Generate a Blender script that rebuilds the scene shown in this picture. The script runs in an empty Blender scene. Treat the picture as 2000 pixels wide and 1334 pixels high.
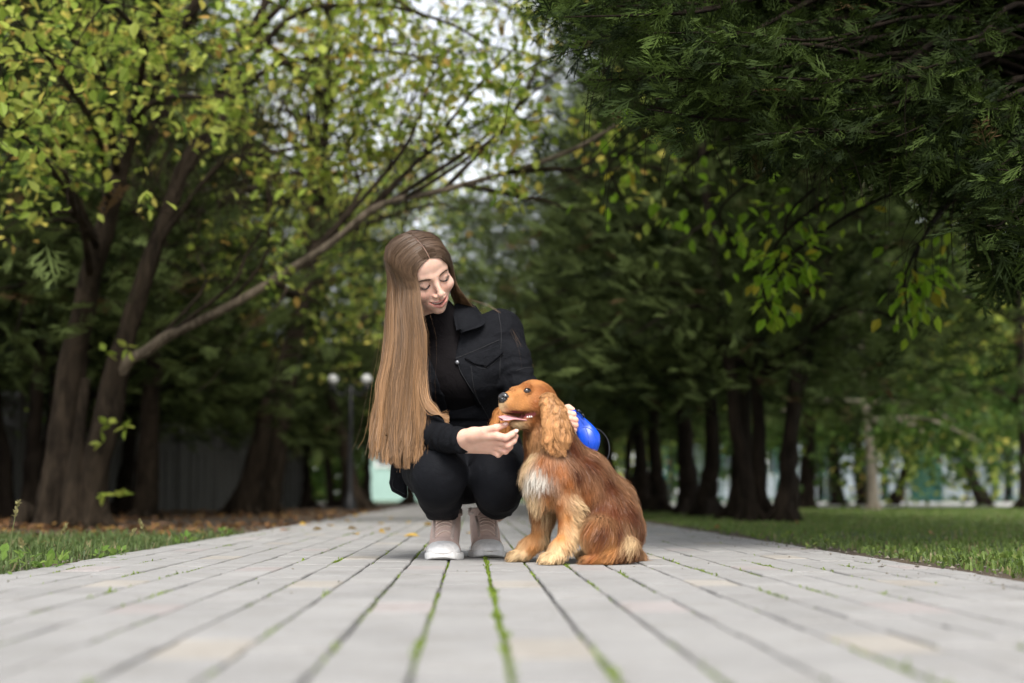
import bpy, bmesh, math, random
import numpy as np
from mathutils import Vector, Matrix, Quaternion

sc = bpy.context.scene
COL = sc.collection
RNG = np.random.default_rng(7)
random.seed(7)
R = math.radians

# ------------------------------------------------------------------ camera
CAM = np.array([0.0, 0.0, 0.175])
YAW, PITCH = R(1.63), R(6.18)
FPX = 2778.0                                   # focal length in pixels of a 2000 px wide frame
cam_d = bpy.data.cameras.new('camera')
cam = bpy.data.objects.new('camera', cam_d)
COL.objects.link(cam)
cam.location = CAM
cam.rotation_euler = (R(90) + PITCH, 0, -YAW)
cam_d.sensor_width = 36.0
cam_d.lens = 50.0
cam_d.clip_start = 0.02
cam_d.clip_end = 2000
cam_d.dof.use_dof = True
cam_d.dof.focus_distance = 3.80
cam_d.dof.aperture_fstop = 2.3
sc.camera = cam

# ------------------------------------------------------------------ sky, sun, exposure
SUN_EL, SUN_AZ = R(51), R(176)                 # azimuth measured from +Y, clockwise: behind the camera
world = bpy.data.worlds.new('World')
sc.world = world
world.use_nodes = True
wn = world.node_tree
wn.nodes.clear()
w_out = wn.nodes.new('ShaderNodeOutputWorld')
w_bg = wn.nodes.new('ShaderNodeBackground')
w_sky = wn.nodes.new('ShaderNodeTexSky')
w_sky.sky_type = 'NISHITA'
w_sky.sun_disc = False
w_sky.sun_elevation = SUN_EL
w_sky.sun_rotation = SUN_AZ
w_sky.air_density = 1.0
w_sky.dust_density = 1.0
w_sky.ozone_density = 1.0
w_hs = wn.nodes.new('ShaderNodeHueSaturation')   # thin even overcast: the blue of the sky is washed out
w_hs.inputs['Saturation'].default_value = 0.22
w_bg.inputs['Strength'].default_value = 0.09
wn.links.new(w_sky.outputs[0], w_hs.inputs['Color'])
wn.links.new(w_hs.outputs[0], w_bg.inputs['Color'])
wn.links.new(w_bg.outputs[0], w_out.inputs['Surface'])
sun_d = bpy.data.lights.new('sun', 'SUN')
sun_d.energy = 1.5
sun_d.angle = R(26)
sun_d.color = (1.0, 0.965, 0.91)
sun = bpy.data.objects.new('sun', sun_d)
COL.objects.link(sun)
sdir = Vector((math.sin(SUN_AZ) * math.cos(SUN_EL), math.cos(SUN_AZ) * math.cos(SUN_EL), math.sin(SUN_EL)))
sun.rotation_euler = sdir.to_track_quat('Z', 'Y').to_euler()
sun.location = (0, -5, 12)
sc.view_settings.view_transform = 'Standard'
sc.view_settings.look = 'None'
sc.view_settings.gamma = 1.0
sc.view_settings.exposure = 1.8
sc.cycles.use_denoising = True
sc.cycles.max_bounces = 6
sc.cycles.diffuse_bounces = 2
sc.cycles.glossy_bounces = 2
sc.cycles.transmission_bounces = 4
sc.cycles.transparent_max_bounces = 6
sc.cycles.sample_clamp_indirect = 4.0
sc.cycles.use_adaptive_sampling = True
sc.cycles.adaptive_threshold = 0.02

# ------------------------------------------------------------------ where a picture point stands at a given distance
_f = np.array([math.sin(YAW) * math.cos(PITCH), math.cos(YAW) * math.cos(PITCH), math.sin(PITCH)])
_r = np.array([math.cos(YAW), -math.sin(YAW), 0.0])
_u = np.cross(_r, _f)
def P(x, y, Y):
    d = _f + _r * ((x - 1000) / FPX) + _u * ((667 - y) / FPX)
    return CAM + d * (Y / d[1])
def proj(p):
    v = np.asarray(p, float) - CAM
    z = v @ _f
    return np.stack([1000 + FPX * (v @ _r) / z, 667 - FPX * (v @ _u) / z], -1)

# ------------------------------------------------------------------ objects
def tag(o, label=None, cat=None, group=None, kind=None):
    if label: o['label'] = label
    if cat: o['category'] = cat
    if group: o['group'] = group
    if kind: o['kind'] = kind
    return o
def empty(name, loc, rz=0.0):
    o = bpy.data.objects.new(name, None)
    o.empty_display_size = 0.1
    COL.objects.link(o)
    o.location = tuple(loc)
    o.rotation_euler = (0, 0, rz)
    return o
def wloc(o):
    p = Vector((0, 0, 0))
    while o is not None:
        p = p + o.location
        o = o.parent
    return np.array(p)
def mesh(name, V, F, smooth=True, col=None, attrs=None):
    """V (n,3); F (m,3) or (m,4) array, or a list of such arrays"""
    V = np.asarray(V, np.float32)
    Fs = F if isinstance(F, list) else [F]
    Fs = [np.asarray(f, np.int32) for f in Fs if len(f)]
    me = bpy.data.meshes.new(name)
    me.vertices.add(len(V))
    me.vertices.foreach_set('co', V.ravel())
    nl = sum(f.size for f in Fs)
    npoly = sum(len(f) for f in Fs)
    me.loops.add(nl)
    me.loops.foreach_set('vertex_index', np.concatenate([f.ravel() for f in Fs]))
    me.polygons.add(npoly)
    tot = np.concatenate([np.full(len(f), f.shape[1], np.int32) for f in Fs])
    start = np.concatenate([[0], np.cumsum(tot)[:-1]]).astype(np.int32)
    me.polygons.foreach_set('loop_start', start)
    me.polygons.foreach_set('use_smooth', np.full(npoly, bool(smooth)))
    me.update(calc_edges=True)
    if col is not None:
        a = me.attributes.new('col', 'FLOAT_COLOR', 'POINT')
        c = np.ones((len(V), 4), np.float32)
        c[:, :3] = col
        a.data.foreach_set('color', c.ravel())
    for k, v in (attrs or {}).items():
        a = me.attributes.new(k, 'FLOAT', 'POINT')
        a.data.foreach_set('value', np.asarray(v, np.float32))
    return me
def obj(name, me, mat=None, parent=None, loc=None):
    """links a mesh; vertices are given in world space and moved to the parent's own space"""
    o = bpy.data.objects.new(name, me)
    COL.objects.link(o)
    if mat is not None:
        me.materials.append(mat) if not me.materials else None
    if parent is not None:
        o.parent = parent
    if loc is not None:
        o.location = tuple(loc)
    return o
def wobj(name, V, F, mat, parent=None, origin=None, smooth=True, col=None, attrs=None):
    """mesh from world coordinates, its origin set at `origin` or at its parent's"""
    V = np.asarray(V, float)
    base = wloc(parent) if parent is not None else np.zeros(3)
    org = np.asarray(origin, float) if origin is not None else (base if parent is not None else np.zeros(3))
    me = mesh(name, V - org, F, smooth, col, attrs)
    return obj(name, me, mat, parent, org - base)
def copy_tree(o, parent=None):
    c = o.copy()
    COL.objects.link(c)
    c.parent = parent
    for ch in o.children:
        copy_tree(ch, c)
    return c

# ------------------------------------------------------------------ materials
def new_mat(name):
    m = bpy.data.materials.new(name)
    m.use_nodes = True
    nt = m.node_tree
    b = nt.nodes['Principled BSDF']
    return m, nt, b
def N(nt, kind, **kw):
    n = nt.nodes.new('ShaderNode' + kind)
    for k, v in kw.items():
        if k in n.inputs:
            n.inputs[k].default_value = v
        else:
            setattr(n, k, v)
    return n
def ramp(nt, fac, stops):
    r = nt.nodes.new('ShaderNodeValToRGB')
    while len(r.color_ramp.elements) > 1:
        r.color_ramp.elements.remove(r.color_ramp.elements[-1])
    for i, (p, c) in enumerate(stops):
        e = r.color_ramp.elements[0] if i == 0 else r.color_ramp.elements.new(p)
        e.position = p
        e.color = (*c, 1)
    nt.links.new(fac, r.inputs[0])
    return r.outputs[0]
def noise_col(nt, scale, stops, detail=4, rough=0.6, obj_space=True, warp=0.0):
    tc = N(nt, 'TexCoord')
    n = N(nt, 'TexNoise', Scale=scale, Detail=detail, Roughness=rough, Distortion=warp)
    nt.links.new(tc.outputs['Object' if obj_space else 'Generated'], n.inputs['Vector'])
    return ramp(nt, n.outputs[0], stops), n
def bump(nt, b, height, strength=0.3, dist=0.01):
    bp = N(nt, 'Bump', Strength=strength, Distance=dist)
    nt.links.new(height, bp.inputs['Height'])
    nt.links.new(bp.outputs[0], b.inputs['Normal'])
def mul(nt, a, b_, fac=1.0):
    m = nt.nodes.new('ShaderNodeMix')
    m.data_type = 'RGBA'
    m.blend_type = 'MULTIPLY'
    m.inputs[0].default_value = fac
    nt.links.new(a, m.inputs[6])
    nt.links.new(b_, m.inputs[7])
    return m.outputs[2]
def mixc(nt, a, b_, fac):
    m = nt.nodes.new('ShaderNodeMix')
    m.data_type = 'RGBA'
    for s, k in ((a, 6), (b_, 7)):
        if isinstance(s, tuple): m.inputs[k].default_value = (*s, 1)
        else: nt.links.new(s, m.inputs[k])
    if isinstance(fac, float): m.inputs[0].default_value = fac
    else: nt.links.new(fac, m.inputs[0])
    return m.outputs[2]
def attr(nt, name='col'):
    a = N(nt, 'Attribute', attribute_name=name)
    return a
def plain(name, c, rough=0.7, spec=0.4, metal=0.0, noise=None, bmp=None):
    """even colour with a little procedural unevenness"""
    m, nt, b = new_mat(name)
    s = noise or 30.0
    o, n = noise_col(nt, s, [(0.25, tuple(v * 0.82 for v in c)), (0.75, tuple(min(1, v * 1.15) for v in c))])
    nt.links.new(o, b.inputs['Base Color'])
    b.inputs['Roughness'].default_value = rough
    b.inputs['Specular IOR Level'].default_value = spec
    b.inputs['Metallic'].default_value = metal
    if bmp:
        bump(nt, b, n.outputs[0], bmp[0], bmp[1])
    return m
def vcol_mat(name, rough=0.6, spec=0.3, trans=0.0, sheen=0.0, noise=None):
    """colour from the pieces' own colours; `trans` lets light through thin leaves"""
    m, nt, b = new_mat(name)
    a = attr(nt)
    c = a.outputs['Color']
    if noise:
        o, n = noise_col(nt, noise, [(0.3, (0.75, 0.75, 0.75)), (0.7, (1.15, 1.15, 1.15))])
        c = mul(nt, c, o)
    nt.links.new(c, b.inputs['Base Color'])
    b.inputs['Roughness'].default_value = rough
    b.inputs['Specular IOR Level'].default_value = spec
    if sheen:
        b.inputs['Sheen Weight'].default_value = sheen
    if trans:
        t = N(nt, 'BsdfTranslucent')
        nt.links.new(c, t.inputs['Color'])
        mx = N(nt, 'MixShader')
        mx.inputs[0].default_value = trans
        out = nt.nodes['Material Output']
        nt.links.new(b.outputs[0], mx.inputs[1])
        nt.links.new(t.outputs[0], mx.inputs[2])
        nt.links.new(mx.outputs[0], out.inputs['Surface'])
    return m

# ------------------------------------------------------------------ vectors, curves, tubes
def nrm(v):
    v = np.asarray(v, float)
    return v / np.maximum(np.linalg.norm(v, axis=-1, keepdims=True), 1e-9)
def catmull(pts, n):
    """n points along a Catmull-Rom curve through pts (k, d)"""
    p = np.asarray(pts, float)
    k = len(p)
    q = np.vstack([2 * p[0] - p[1], p, 2 * p[-1] - p[-2]])
    t = np.linspace(0, k - 1, n)
    i = np.minimum(t.astype(int), k - 2)
    u = (t - i)[:, None]
    a, b, c, d = q[i], q[i + 1], q[i + 2], q[i + 3]
    return 0.5 * (2 * b + (c - a) * u + (2 * a - 5 * b + 4 * c - d) * u ** 2 + (3 * b - a - 3 * c + d) * u ** 3)
def tube(path, rad, sides=8, cap=True, ref=None, flat=1.0):
    """(V, F) of one tube; rad scalar or per point"""
    p = np.asarray(path, float)
    n = len(p)
    r = np.broadcast_to(np.asarray(rad, float), (n,))
    t = nrm(np.gradient(p, axis=0))
    ref = np.array([0.13, 0.31, 0.94]) if ref is None else np.asarray(ref, float)
    a = np.cross(t, ref)
    bad = np.linalg.norm(a, axis=1) < 0.05
    a[bad] = np.cross(t[bad], [1.0, 0.1, 0])
    a = nrm(a)
    b = np.cross(t, a)
    ang = np.arange(sides) * 2 * math.pi / sides
    V = p[:, None] + r[:, None, None] * (np.cos(ang)[None, :, None] * a[:, None] + flat * np.sin(ang)[None, :, None] * b[:, None])
    V = V.reshape(-1, 3)
    i = np.arange(n - 1)[:, None] * sides
    j = np.arange(sides)[None]
    j2 = (j + 1) % sides
    F = np.stack([i + j, i + j2, i + sides + j2, i + sides + j], -1).reshape(-1, 4)
    if cap:
        V = np.vstack([V, p[0], p[-1]])
        c0, c1 = n * sides, n * sides + 1
        jj = np.arange(sides)
        T = np.vstack([np.stack([np.full(sides, c0), (jj + 1) % sides, jj], 1),
                       np.stack([np.full(sides, c1), (n - 1) * sides + jj, (n - 1) * sides + (jj + 1) % sides], 1)])
        return V, [F, T]
    return V, [F]
class Bag:
    """collects vertices and faces of ONE mesh"""
    def __init__(s): s.V, s.Q, s.T, s.C, s.n = [], [], [], [], 0
    def add(s, V, F, c=None):
        for f in (F if isinstance(F, list) else [F]):
            f = np.asarray(f)
            if len(f): (s.Q if f.shape[1] == 4 else s.T).append(f + s.n)
        s.V.append(np.asarray(V, float))
        if c is not None: s.C.append(np.broadcast_to(np.asarray(c, float), (len(V), 3)))
        s.n += len(V)
    def faces(s):
        return [np.concatenate(x) for x in (s.Q, s.T) if x]
    def verts(s): return np.concatenate(s.V)
    def cols(s): return np.concatenate(s.C) if s.C else None
    def obj(s, name, mat, parent=None, origin=None, smooth=True):
        return wobj(name, s.verts(), s.faces(), mat, parent, origin, smooth, s.cols())
def strands(paths, rad, sides=3, col=None):
    """many thin tapering hairs as one (V, F, C); paths (n, k, 3), rad (n,) or (n, k); col (n, k, 3)"""
    p = np.asarray(paths, float)
    n, k, _ = p.shape
    r = np.asarray(rad, float)
    if r.ndim == 1: r = r[:, None] * np.linspace(1, 0.15, k)[None]
    t = nrm(np.gradient(p, axis=1))
    a = nrm(np.cross(t, np.array([0.21, 0.93, 0.29])))
    b = np.cross(t, a)
    ang = np.arange(sides) * 2 * math.pi / sides
    V = p[:, :, None] + r[:, :, None, None] * (np.cos(ang)[:, None] * a[:, :, None] + np.sin(ang)[:, None] * b[:, :, None])
    base = (np.arange(n)[:, None, None] * k + np.arange(k - 1)[None, :, None]) * sides
    j = np.arange(sides)[None, None]
    j2 = (j + 1) % sides
    F = np.stack([base + j, base + j2, base + sides + j2, base + sides + j], -1).reshape(-1, 4)
    C = None if col is None else np.repeat(np.asarray(col, float)[:, :, None], sides, 2).reshape(-1, 3)
    return V.reshape(-1, 3), F, C
def ribbons(paths, rad, out, col=None):
    """many thin flat hairs lying with their faces along `out` (n, 3) or (n, k, 3): (V, F, C)"""
    p = np.asarray(paths, float)
    n, k, _ = p.shape
    r = np.asarray(rad, float)
    if r.ndim == 1: r = r[:, None] * np.linspace(1, 0.15, k)[None]
    o = np.asarray(out, float)
    if o.ndim == 2: o = o[:, None]
    t = np.gradient(p, axis=1)
    a = nrm(np.cross(t, o)) * r[..., None]
    V = np.stack([p - a, p + a], 2).reshape(-1, 3)
    b = (np.arange(n)[:, None] * k + np.arange(k - 1)[None]) * 2
    F = np.stack([b, b + 1, b + 3, b + 2], -1).reshape(-1, 4)
    C = None if col is None else np.repeat(np.asarray(col, float)[:, :, None], 2, 2).reshape(-1, 3)
    return V, F, C
def vnoise(p, scale, seed=0):
    """smooth value noise in about -1..1 at points p"""
    q = np.asarray(p, float) * scale + seed * 17.13
    i = np.floor(q).astype(np.int64)
    f = q - i
    f = f * f * (3 - 2 * f)
    def h(a):
        s = np.sin(a[..., 0] * 127.1 + a[..., 1] * 311.7 + a[..., 2] * 74.7 + seed * 9.7) * 43758.5453
        return s - np.floor(s)
    out = 0
    for dx in (0, 1):
        for dy in (0, 1):
            for dz in (0, 1):
                w = (f[..., 0] if dx else 1 - f[..., 0]) * (f[..., 1] if dy else 1 - f[..., 1]) * (f[..., 2] if dz else 1 - f[..., 2])
                out = out + w * h(i + np.array([dx, dy, dz]))
    return out * 2 - 1

# ------------------------------------------------------------------ smooth solids: distance fields turned into one surface
class Solid:
    def __init__(s, lo, hi, h):
        s.lo = np.asarray(lo, float); s.h = h
        s.n = np.ceil((np.asarray(hi, float) - s.lo) / h).astype(int) + 1
        s.d = np.full(tuple(s.n), 0.5, np.float32)
        s.ax = [s.lo[i] + h * np.arange(s.n[i]) for i in range(3)]
    def win(s, lo, hi):
        a = np.clip(np.floor((lo - s.lo) / s.h).astype(int), 0, s.n)
        b = np.clip(np.ceil((hi - s.lo) / s.h).astype(int) + 1, 0, s.n)
        sl = tuple(slice(a[i], b[i]) for i in range(3))
        X = np.meshgrid(*[s.ax[i][sl[i]] for i in range(3)], indexing='ij')
        return sl, np.stack(X, -1)
    def put(s, lo, hi, fn, k, mode):
        pad = k + 4 * s.h
        sl, X = s.win(np.asarray(lo) - pad, np.asarray(hi) + pad)
        if 0 in X.shape: return
        d = fn(X).astype(np.float32)
        a = s.d[sl]
        if mode == 'add':
            if k > 0:
                m = np.maximum(k - np.abs(a - d), 0) / k
                s.d[sl] = np.minimum(a, d) - m * m * k * 0.25
            else: s.d[sl] = np.minimum(a, d)
        else:
            if k > 0:
                m = np.maximum(k - np.abs(a + d), 0) / k
                s.d[sl] = np.maximum(a, -d) + m * m * k * 0.25
            else: s.d[sl] = np.maximum(a, -d)
    def cone(s, a, b, r1, r2, k=0.0, mode='add'):
        a = np.asarray(a, float); b = np.asarray(b, float)
        rm = max(r1, r2)
        ba = b - a; l2 = max(ba @ ba, 1e-9); rr = r1 - r2; a2 = max(l2 - rr * rr, 1e-9); il2 = 1 / l2
        def fn(X):
            pa = X - a
            y = pa @ ba
            z = y - l2
            w = pa * l2 - ba * y[..., None]
            x2 = (w * w).sum(-1)
            y2 = y * y * l2; z2 = z * z * l2
            kk = np.sign(rr) * rr * rr * x2
            d = (np.sqrt(np.maximum(x2 * a2 * il2, 0)) + y * rr) * il2 - r1
            c1 = np.sign(z) * a2 * z2 > kk
            d = np.where(c1, np.sqrt(x2 + z2) * il2 - r2, d)
            c2 = np.sign(y) * a2 * y2 < kk
            return np.where(c2 & ~c1, np.sqrt(x2 + y2) * il2 - r1, d)
        s.put(np.minimum(a, b) - rm, np.maximum(a, b) + rm, fn, k, mode)
        return s
    def chain(s, pts, k=0.02, mode='add'):
        """pts: list of (point, radius)"""
        for (a, ra), (b, rb) in zip(pts[:-1], pts[1:]):
            s.cone(a, b, ra, rb, k, mode)
        return s
    def ell(s, c, r, rot=None, k=0.0, mode='add'):
        c = np.asarray(c, float); r = np.asarray(r, float)
        M = np.eye(3) if rot is None else np.asarray(rot, float)
        def fn(X):
            q = (X - c) @ M
            k0 = np.linalg.norm(q / r, axis=-1); k1 = np.linalg.norm(q / (r * r), axis=-1)
            return k0 * (k0 - 1) / np.maximum(k1, 1e-6)
        e = np.sqrt(((M * r) ** 2).sum(1))
        s.put(c - e, c + e, fn, k, mode)
        return s
    def box(s, c, half, rnd, rot=None, k=0.0, mode='add'):
        c = np.asarray(c, float); hf = np.asarray(half, float)
        M = np.eye(3) if rot is None else np.asarray(rot, float)
        def fn(X):
            q = np.abs((X - c) @ M) - (hf - rnd)
            return np.linalg.norm(np.maximum(q, 0), axis=-1) + np.minimum(q.max(-1), 0) - rnd
        e = np.abs(M) @ hf
        s.put(c - e, c + e, fn, k, mode)
        return s
    def warp(s, fn):
        X = np.stack(np.meshgrid(*s.ax, indexing='ij'), -1)
        m = np.abs(s.d) < 0.03
        s.d[m] += fn(X[m]).astype(np.float32)
        return s
    def cut(s, point, normal, k=0.0):
        """keeps the side the normal points away from"""
        X = np.stack(np.meshgrid(*s.ax, indexing='ij'), -1)
        s.d = np.maximum(s.d, ((X - np.asarray(point)) @ nrm(normal)).astype(np.float32))
        return s
    def shell(s, t):
        """hollow: a skin of thickness t on the inside"""
        s.d = np.maximum(s.d, -(s.d + t))
        return s
    def surface(s, relax=1):
        d = s.d
        ins = d < 0
        c = np.zeros(tuple(np.array(d.shape) - 1), np.int8)
        for dx in (0, 1):
            for dy in (0, 1):
                for dz in (0, 1):
                    c += ins[dx:d.shape[0] - 1 + dx, dy:d.shape[1] - 1 + dy, dz:d.shape[2] - 1 + dz]
        act = (c > 0) & (c < 8)
        idx = np.full(act.shape, -1, np.int64)
        cells = np.argwhere(act)
        idx[act] = np.arange(len(cells))
        acc = np.zeros((len(cells), 3)); cnt = np.zeros(len(cells))
        corner = np.array([[x, y, z] for x in (0, 1) for y in (0, 1) for z in (0, 1)])
        for a in range(8):
            for b in range(a + 1, 8):
                df = corner[b] - corner[a]
                if np.abs(df).sum() != 1: continue
                ca, cb = cells + corner[a], cells + corner[b]
                da, db = d[ca[:, 0], ca[:, 1], ca[:, 2]], d[cb[:, 0], cb[:, 1], cb[:, 2]]
                m = (da < 0) != (db < 0)
                t = np.where(m, da / np.where(m, da - db, 1), 0)
                pt = ca + df * t[:, None]
                acc[m] += pt[m]; cnt[m] += 1
        V = s.lo + s.h * acc / np.maximum(cnt, 1)[:, None]
        Q = []
        for ax in range(3):
            o1, o2 = [(1, 2), (2, 0), (0, 1)][ax]
            sl0 = [slice(None)] * 3; sl1 = [slice(None)] * 3
            sl0[ax] = slice(0, -1); sl1[ax] = slice(1, None)
            e0, e1 = ins[tuple(sl0)], ins[tuple(sl1)]
            ch = np.argwhere(e0 != e1)
            ok = (ch[:, o1] > 0) & (ch[:, o2] > 0) & (ch[:, o1] < act.shape[o1]) & (ch[:, o2] < act.shape[o2])
            ch = ch[ok]
            flip = e1[ch[:, 0], ch[:, 1], ch[:, 2]]
            def at(a1, a2):
                q = ch.copy(); q[:, o1] -= a1; q[:, o2] -= a2
                return idx[q[:, 0], q[:, 1], q[:, 2]]
            f = np.stack([at(1, 1), at(0, 1), at(0, 0), at(1, 0)], 1)
            f[flip] = f[flip][:, ::-1]
            Q.append(f)
        F = np.concatenate(Q)
        F = F[(F >= 0).all(1)]
        u, inv = np.unique(F, return_inverse=True)
        V, F = V[u], inv.reshape(F.shape)
        for _ in range(relax):
            acc = np.zeros_like(V); cnt = np.zeros(len(V))
            for a, b in ((0, 1), (1, 2), (2, 3), (3, 0)):
                np.add.at(acc, F[:, a], V[F[:, b]]); np.add.at(acc, F[:, b], V[F[:, a]])
                np.add.at(cnt, F[:, a], 1); np.add.at(cnt, F[:, b], 1)
            V = 0.5 * V + 0.5 * acc / np.maximum(cnt, 1)[:, None]
        return V, F
def vnormals(V, F):
    n = np.cross(V[F[:, 2]] - V[F[:, 0]], V[F[:, 3]] - V[F[:, 1]])
    out = np.zeros_like(V)
    for a in range(4): np.add.at(out, F[:, a], n)
    return nrm(out)
def on_surface(V, F, n, rng, weight=None):
    """n random points on a quad surface with their normals"""
    VN = vnormals(V, F)
    ar = np.linalg.norm(np.cross(V[F[:, 2]] - V[F[:, 0]], V[F[:, 3]] - V[F[:, 1]]), axis=1)
    if weight is not None: ar = ar * weight(V[F].mean(1))
    f = F[rng.choice(len(F), n, p=ar / ar.sum())]
    u, v = rng.random((2, n, 1))
    mixq = lambda A: (A[f[:, 0]] * (1 - u) + A[f[:, 1]] * u) * (1 - v) + (A[f[:, 3]] * (1 - u) + A[f[:, 2]] * u) * v
    return mixq(V), nrm(mixq(VN))
def euler(x, y, z):
    return np.array(Matrix.Rotation(z, 3, 'Z') @ Matrix.Rotation(y, 3, 'Y') @ Matrix.Rotation(x, 3, 'X'))
# ================================================================== SETTING: ground, path, plaza
PX0, PX1 = -1.06, 1.14                          # edges of the paved path
def ground_mat():
    m, nt, b = new_mat('soil')
    c1, n1 = noise_col(nt, 2.2, [(0.3, (0.05, 0.036, 0.024)), (0.55, (0.085, 0.063, 0.043)), (0.75, (0.12, 0.09, 0.06))], 8, 0.7)
    c2, n2 = noise_col(nt, 55, [(0.3, (0.55, 0.5, 0.45)), (0.7, (1.3, 1.25, 1.15))], 6, 0.7)
    nt.links.new(mul(nt, c1, c2), b.inputs['Base Color'])
    b.inputs['Roughness'].default_value = 0.95
    bump(nt, b, n2.outputs[0], 0.6, 0.02)
    return m
def lawn_mat():
    m, nt, b = new_mat('lawn_turf')
    c1, n1 = noise_col(nt, 1.1, [(0.32, (0.075, 0.065, 0.03)), (0.5, (0.075, 0.115, 0.03)), (0.8, (0.11, 0.17, 0.04))], 8, 0.7)
    c2, n2 = noise_col(nt, 40, [(0.3, (0.5, 0.55, 0.5)), (0.7, (1.3, 1.25, 1.2))], 6, 0.7)
    nt.links.new(mul(nt, c1, c2), b.inputs['Base Color'])
    b.inputs['Roughness'].default_value = 0.9
    bump(nt, b, n2.outputs[0], 0.7, 0.03)
    return m
M_SOIL, M_LAWN = ground_mat(), lawn_mat()
def sheet(name, x0, x1, y0, y1, z, mat, nx=2, ny=2, wob=0.0, kind='structure'):
    X, Y = np.meshgrid(np.linspace(x0, x1, nx), np.linspace(y0, y1, ny), indexing='ij')
    V = np.stack([X, Y, np.full_like(X, z)], -1).reshape(-1, 3)
    if wob: V[:, 2] += wob * vnoise(V * [1, 1, 0], 1.3, 3)
    i = np.arange(nx - 1)[:, None] * ny + np.arange(ny - 1)[None]
    F = np.stack([i, i + ny, i + ny + 1, i + 1], -1).reshape(-1, 4)
    o = wobj(name, V, F, mat, origin=(0, 0, 0))
    return tag(o, kind=kind)
sheet('ground', -900, 900, -60, 1500, -0.030, M_SOIL)
sheet('lawn', PX1 + 0.12, 24, 2.0, 24.0, -0.016, M_LAWN, 60, 60, 0.006)
sheet('soil_strip', PX1 - 0.01, PX1 + 0.24, 1.2, 24.0, -0.012, M_SOIL, 8, 160, 0.009)
sheet('soil_strip', PX0 - 0.16, PX0 + 0.01, 1.2, 24.0, -0.010, M_SOIL, 6, 160, 0.007)
o = sheet('lawn', -9, PX0 - 0.02, 1.0, 6.6, -0.016, M_LAWN, 40, 40, 0.006)
sheet('lawn', -30, 40, 38.0, 90.0, -0.016, M_LAWN)

# ---- the path: grey pavers laid lengthwise, joints 0.1 m apart, a yellow or a pink one every fourth
def brick_mat(name, lo, hi):
    m, nt, b = new_mat(name)
    oi = N(nt, 'ObjectInfo')
    tc = N(nt, 'TexCoord')
    geo = N(nt, 'NewGeometry')
    n1 = N(nt, 'TexNoise', Scale=3.1, Detail=5.0, Roughness=0.65)
    nt.links.new(geo.outputs['Position'], n1.inputs['Vector'])
    n2 = N(nt, 'TexNoise', Scale=420.0, Detail=3.0, Roughness=0.7)
    nt.links.new(geo.outputs['Position'], n2.inputs['Vector'])
    c = ramp(nt, n1.outputs[0], [(0.3, lo), (0.7, hi)])
    g = ramp(nt, n2.outputs[0], [(0.3, (0.72, 0.72, 0.72)), (0.5, (0.98, 0.98, 0.98)), (0.72, (1.2, 1.2, 1.2))])
    c = mul(nt, c, g)
    n3 = N(nt, 'TexNoise', Scale=11.0, Detail=6.0, Roughness=0.7)
    nt.links.new(geo.outputs['Position'], n3.inputs['Vector'])
    c = mul(nt, c, ramp(nt, n3.outputs[0], [(0.33, (0.88, 0.865, 0.84)), (0.5, (1, 1, 1)), (0.7, (1.06, 1.06, 1.06))]))
    a = attr(nt, 'tone')
    rr = N(nt, 'MapRange')
    rr.inputs[3].default_value = 0.955
    rr.inputs[4].default_value = 1.04
    ad = N(nt, 'Math', operation='ADD')
    nt.links.new(oi.outputs['Random'], ad.inputs[0])
    nt.links.new(a.outputs['Fac'], ad.inputs[1])
    fr = N(nt, 'Math', operation='FRACT')
    nt.links.new(ad.outputs[0], fr.inputs[0])
    nt.links.new(fr.outputs[0], rr.inputs[0])
    c = mul(nt, c, rr.outputs[0])
    nt.links.new(c, b.inputs['Base Color'])
    b.inputs['Roughness'].default_value = 0.82
    b.inputs['Specular IOR Level'].default_value = 0.35
    bump(nt, b, n2.outputs[0], 0.25, 0.002)
    return m
M_BRICK = [brick_mat('grey_paver', (0.255, 0.247, 0.239), (0.320, 0.310, 0.299)),
           brick_mat('yellow_paver', (0.300, 0.275, 0.242), (0.360, 0.330, 0.294)),
           brick_mat('pink_paver', (0.290, 0.262, 0.252), (0.348, 0.314, 0.302))]
M_BED = plain('joint_sand', (0.055, 0.052, 0.035), 0.95, 0.1, noise=60)
path = sheet('path', PX0, PX1, -1.2, 34.0, -0.018, M_BED)
def brick_geo(ch=0.0042, sx=0.0940, sy=0.1997, hz=0.022):
    """chamfered slab, its top at z = 0"""
    a, b_ = sx / 2, sy / 2
    V = []
    for (s, z) in ((0.0, -hz), (0.0, -ch * 0.8), (ch * 0.35, -ch * 0.25), (ch, 0.0)):
        e = s * 0.08
        V += [(-a + s, -b_ + e, z), (a - s, -b_ + e, z), (a - s, b_ - e, z), (-a + s, b_ - e, z)]
    F = []
    for l in range(3):
        for j in range(4):
            F.append((l * 4 + j, l * 4 + (j + 1) % 4, l * 4 + 4 + (j + 1) % 4, l * 4 + 4 + j))
    F.append((12, 13, 14, 15))
    return np.array(V), np.array(F)
BV, BF = brick_geo()
brick_me = []
for i in range(3):
    me = mesh('brick', BV, BF, smooth=False)
    me.materials.append(M_BRICK[i])
    brick_me.append(me)
cells = []
ncol = int(round((PX1 - PX0) / 0.1))
for c in range(ncol):
    x = PX0 + 0.05 + 0.1 * c
    j = round((x - 0.09) / 0.1)
    for r_ in range(-5, 171):
        y = r_ * 0.2 + (0.1 if c % 2 else 0.0) - 0.02 * (c % 3)
        kind = 0
        ry = (y - 1.63) / 0.6
        near = round(ry)
        if abs(ry - near) < 0.17:
            if near % 2 == 0 and j % 4 == 0: kind = 1
            if near % 2 != 0 and j % 4 == 2: kind = 2
        cells.append((x, y, kind))
cells = np.array(cells)
q = proj(np.c_[cells[:, :2], np.zeros(len(cells))])
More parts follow.
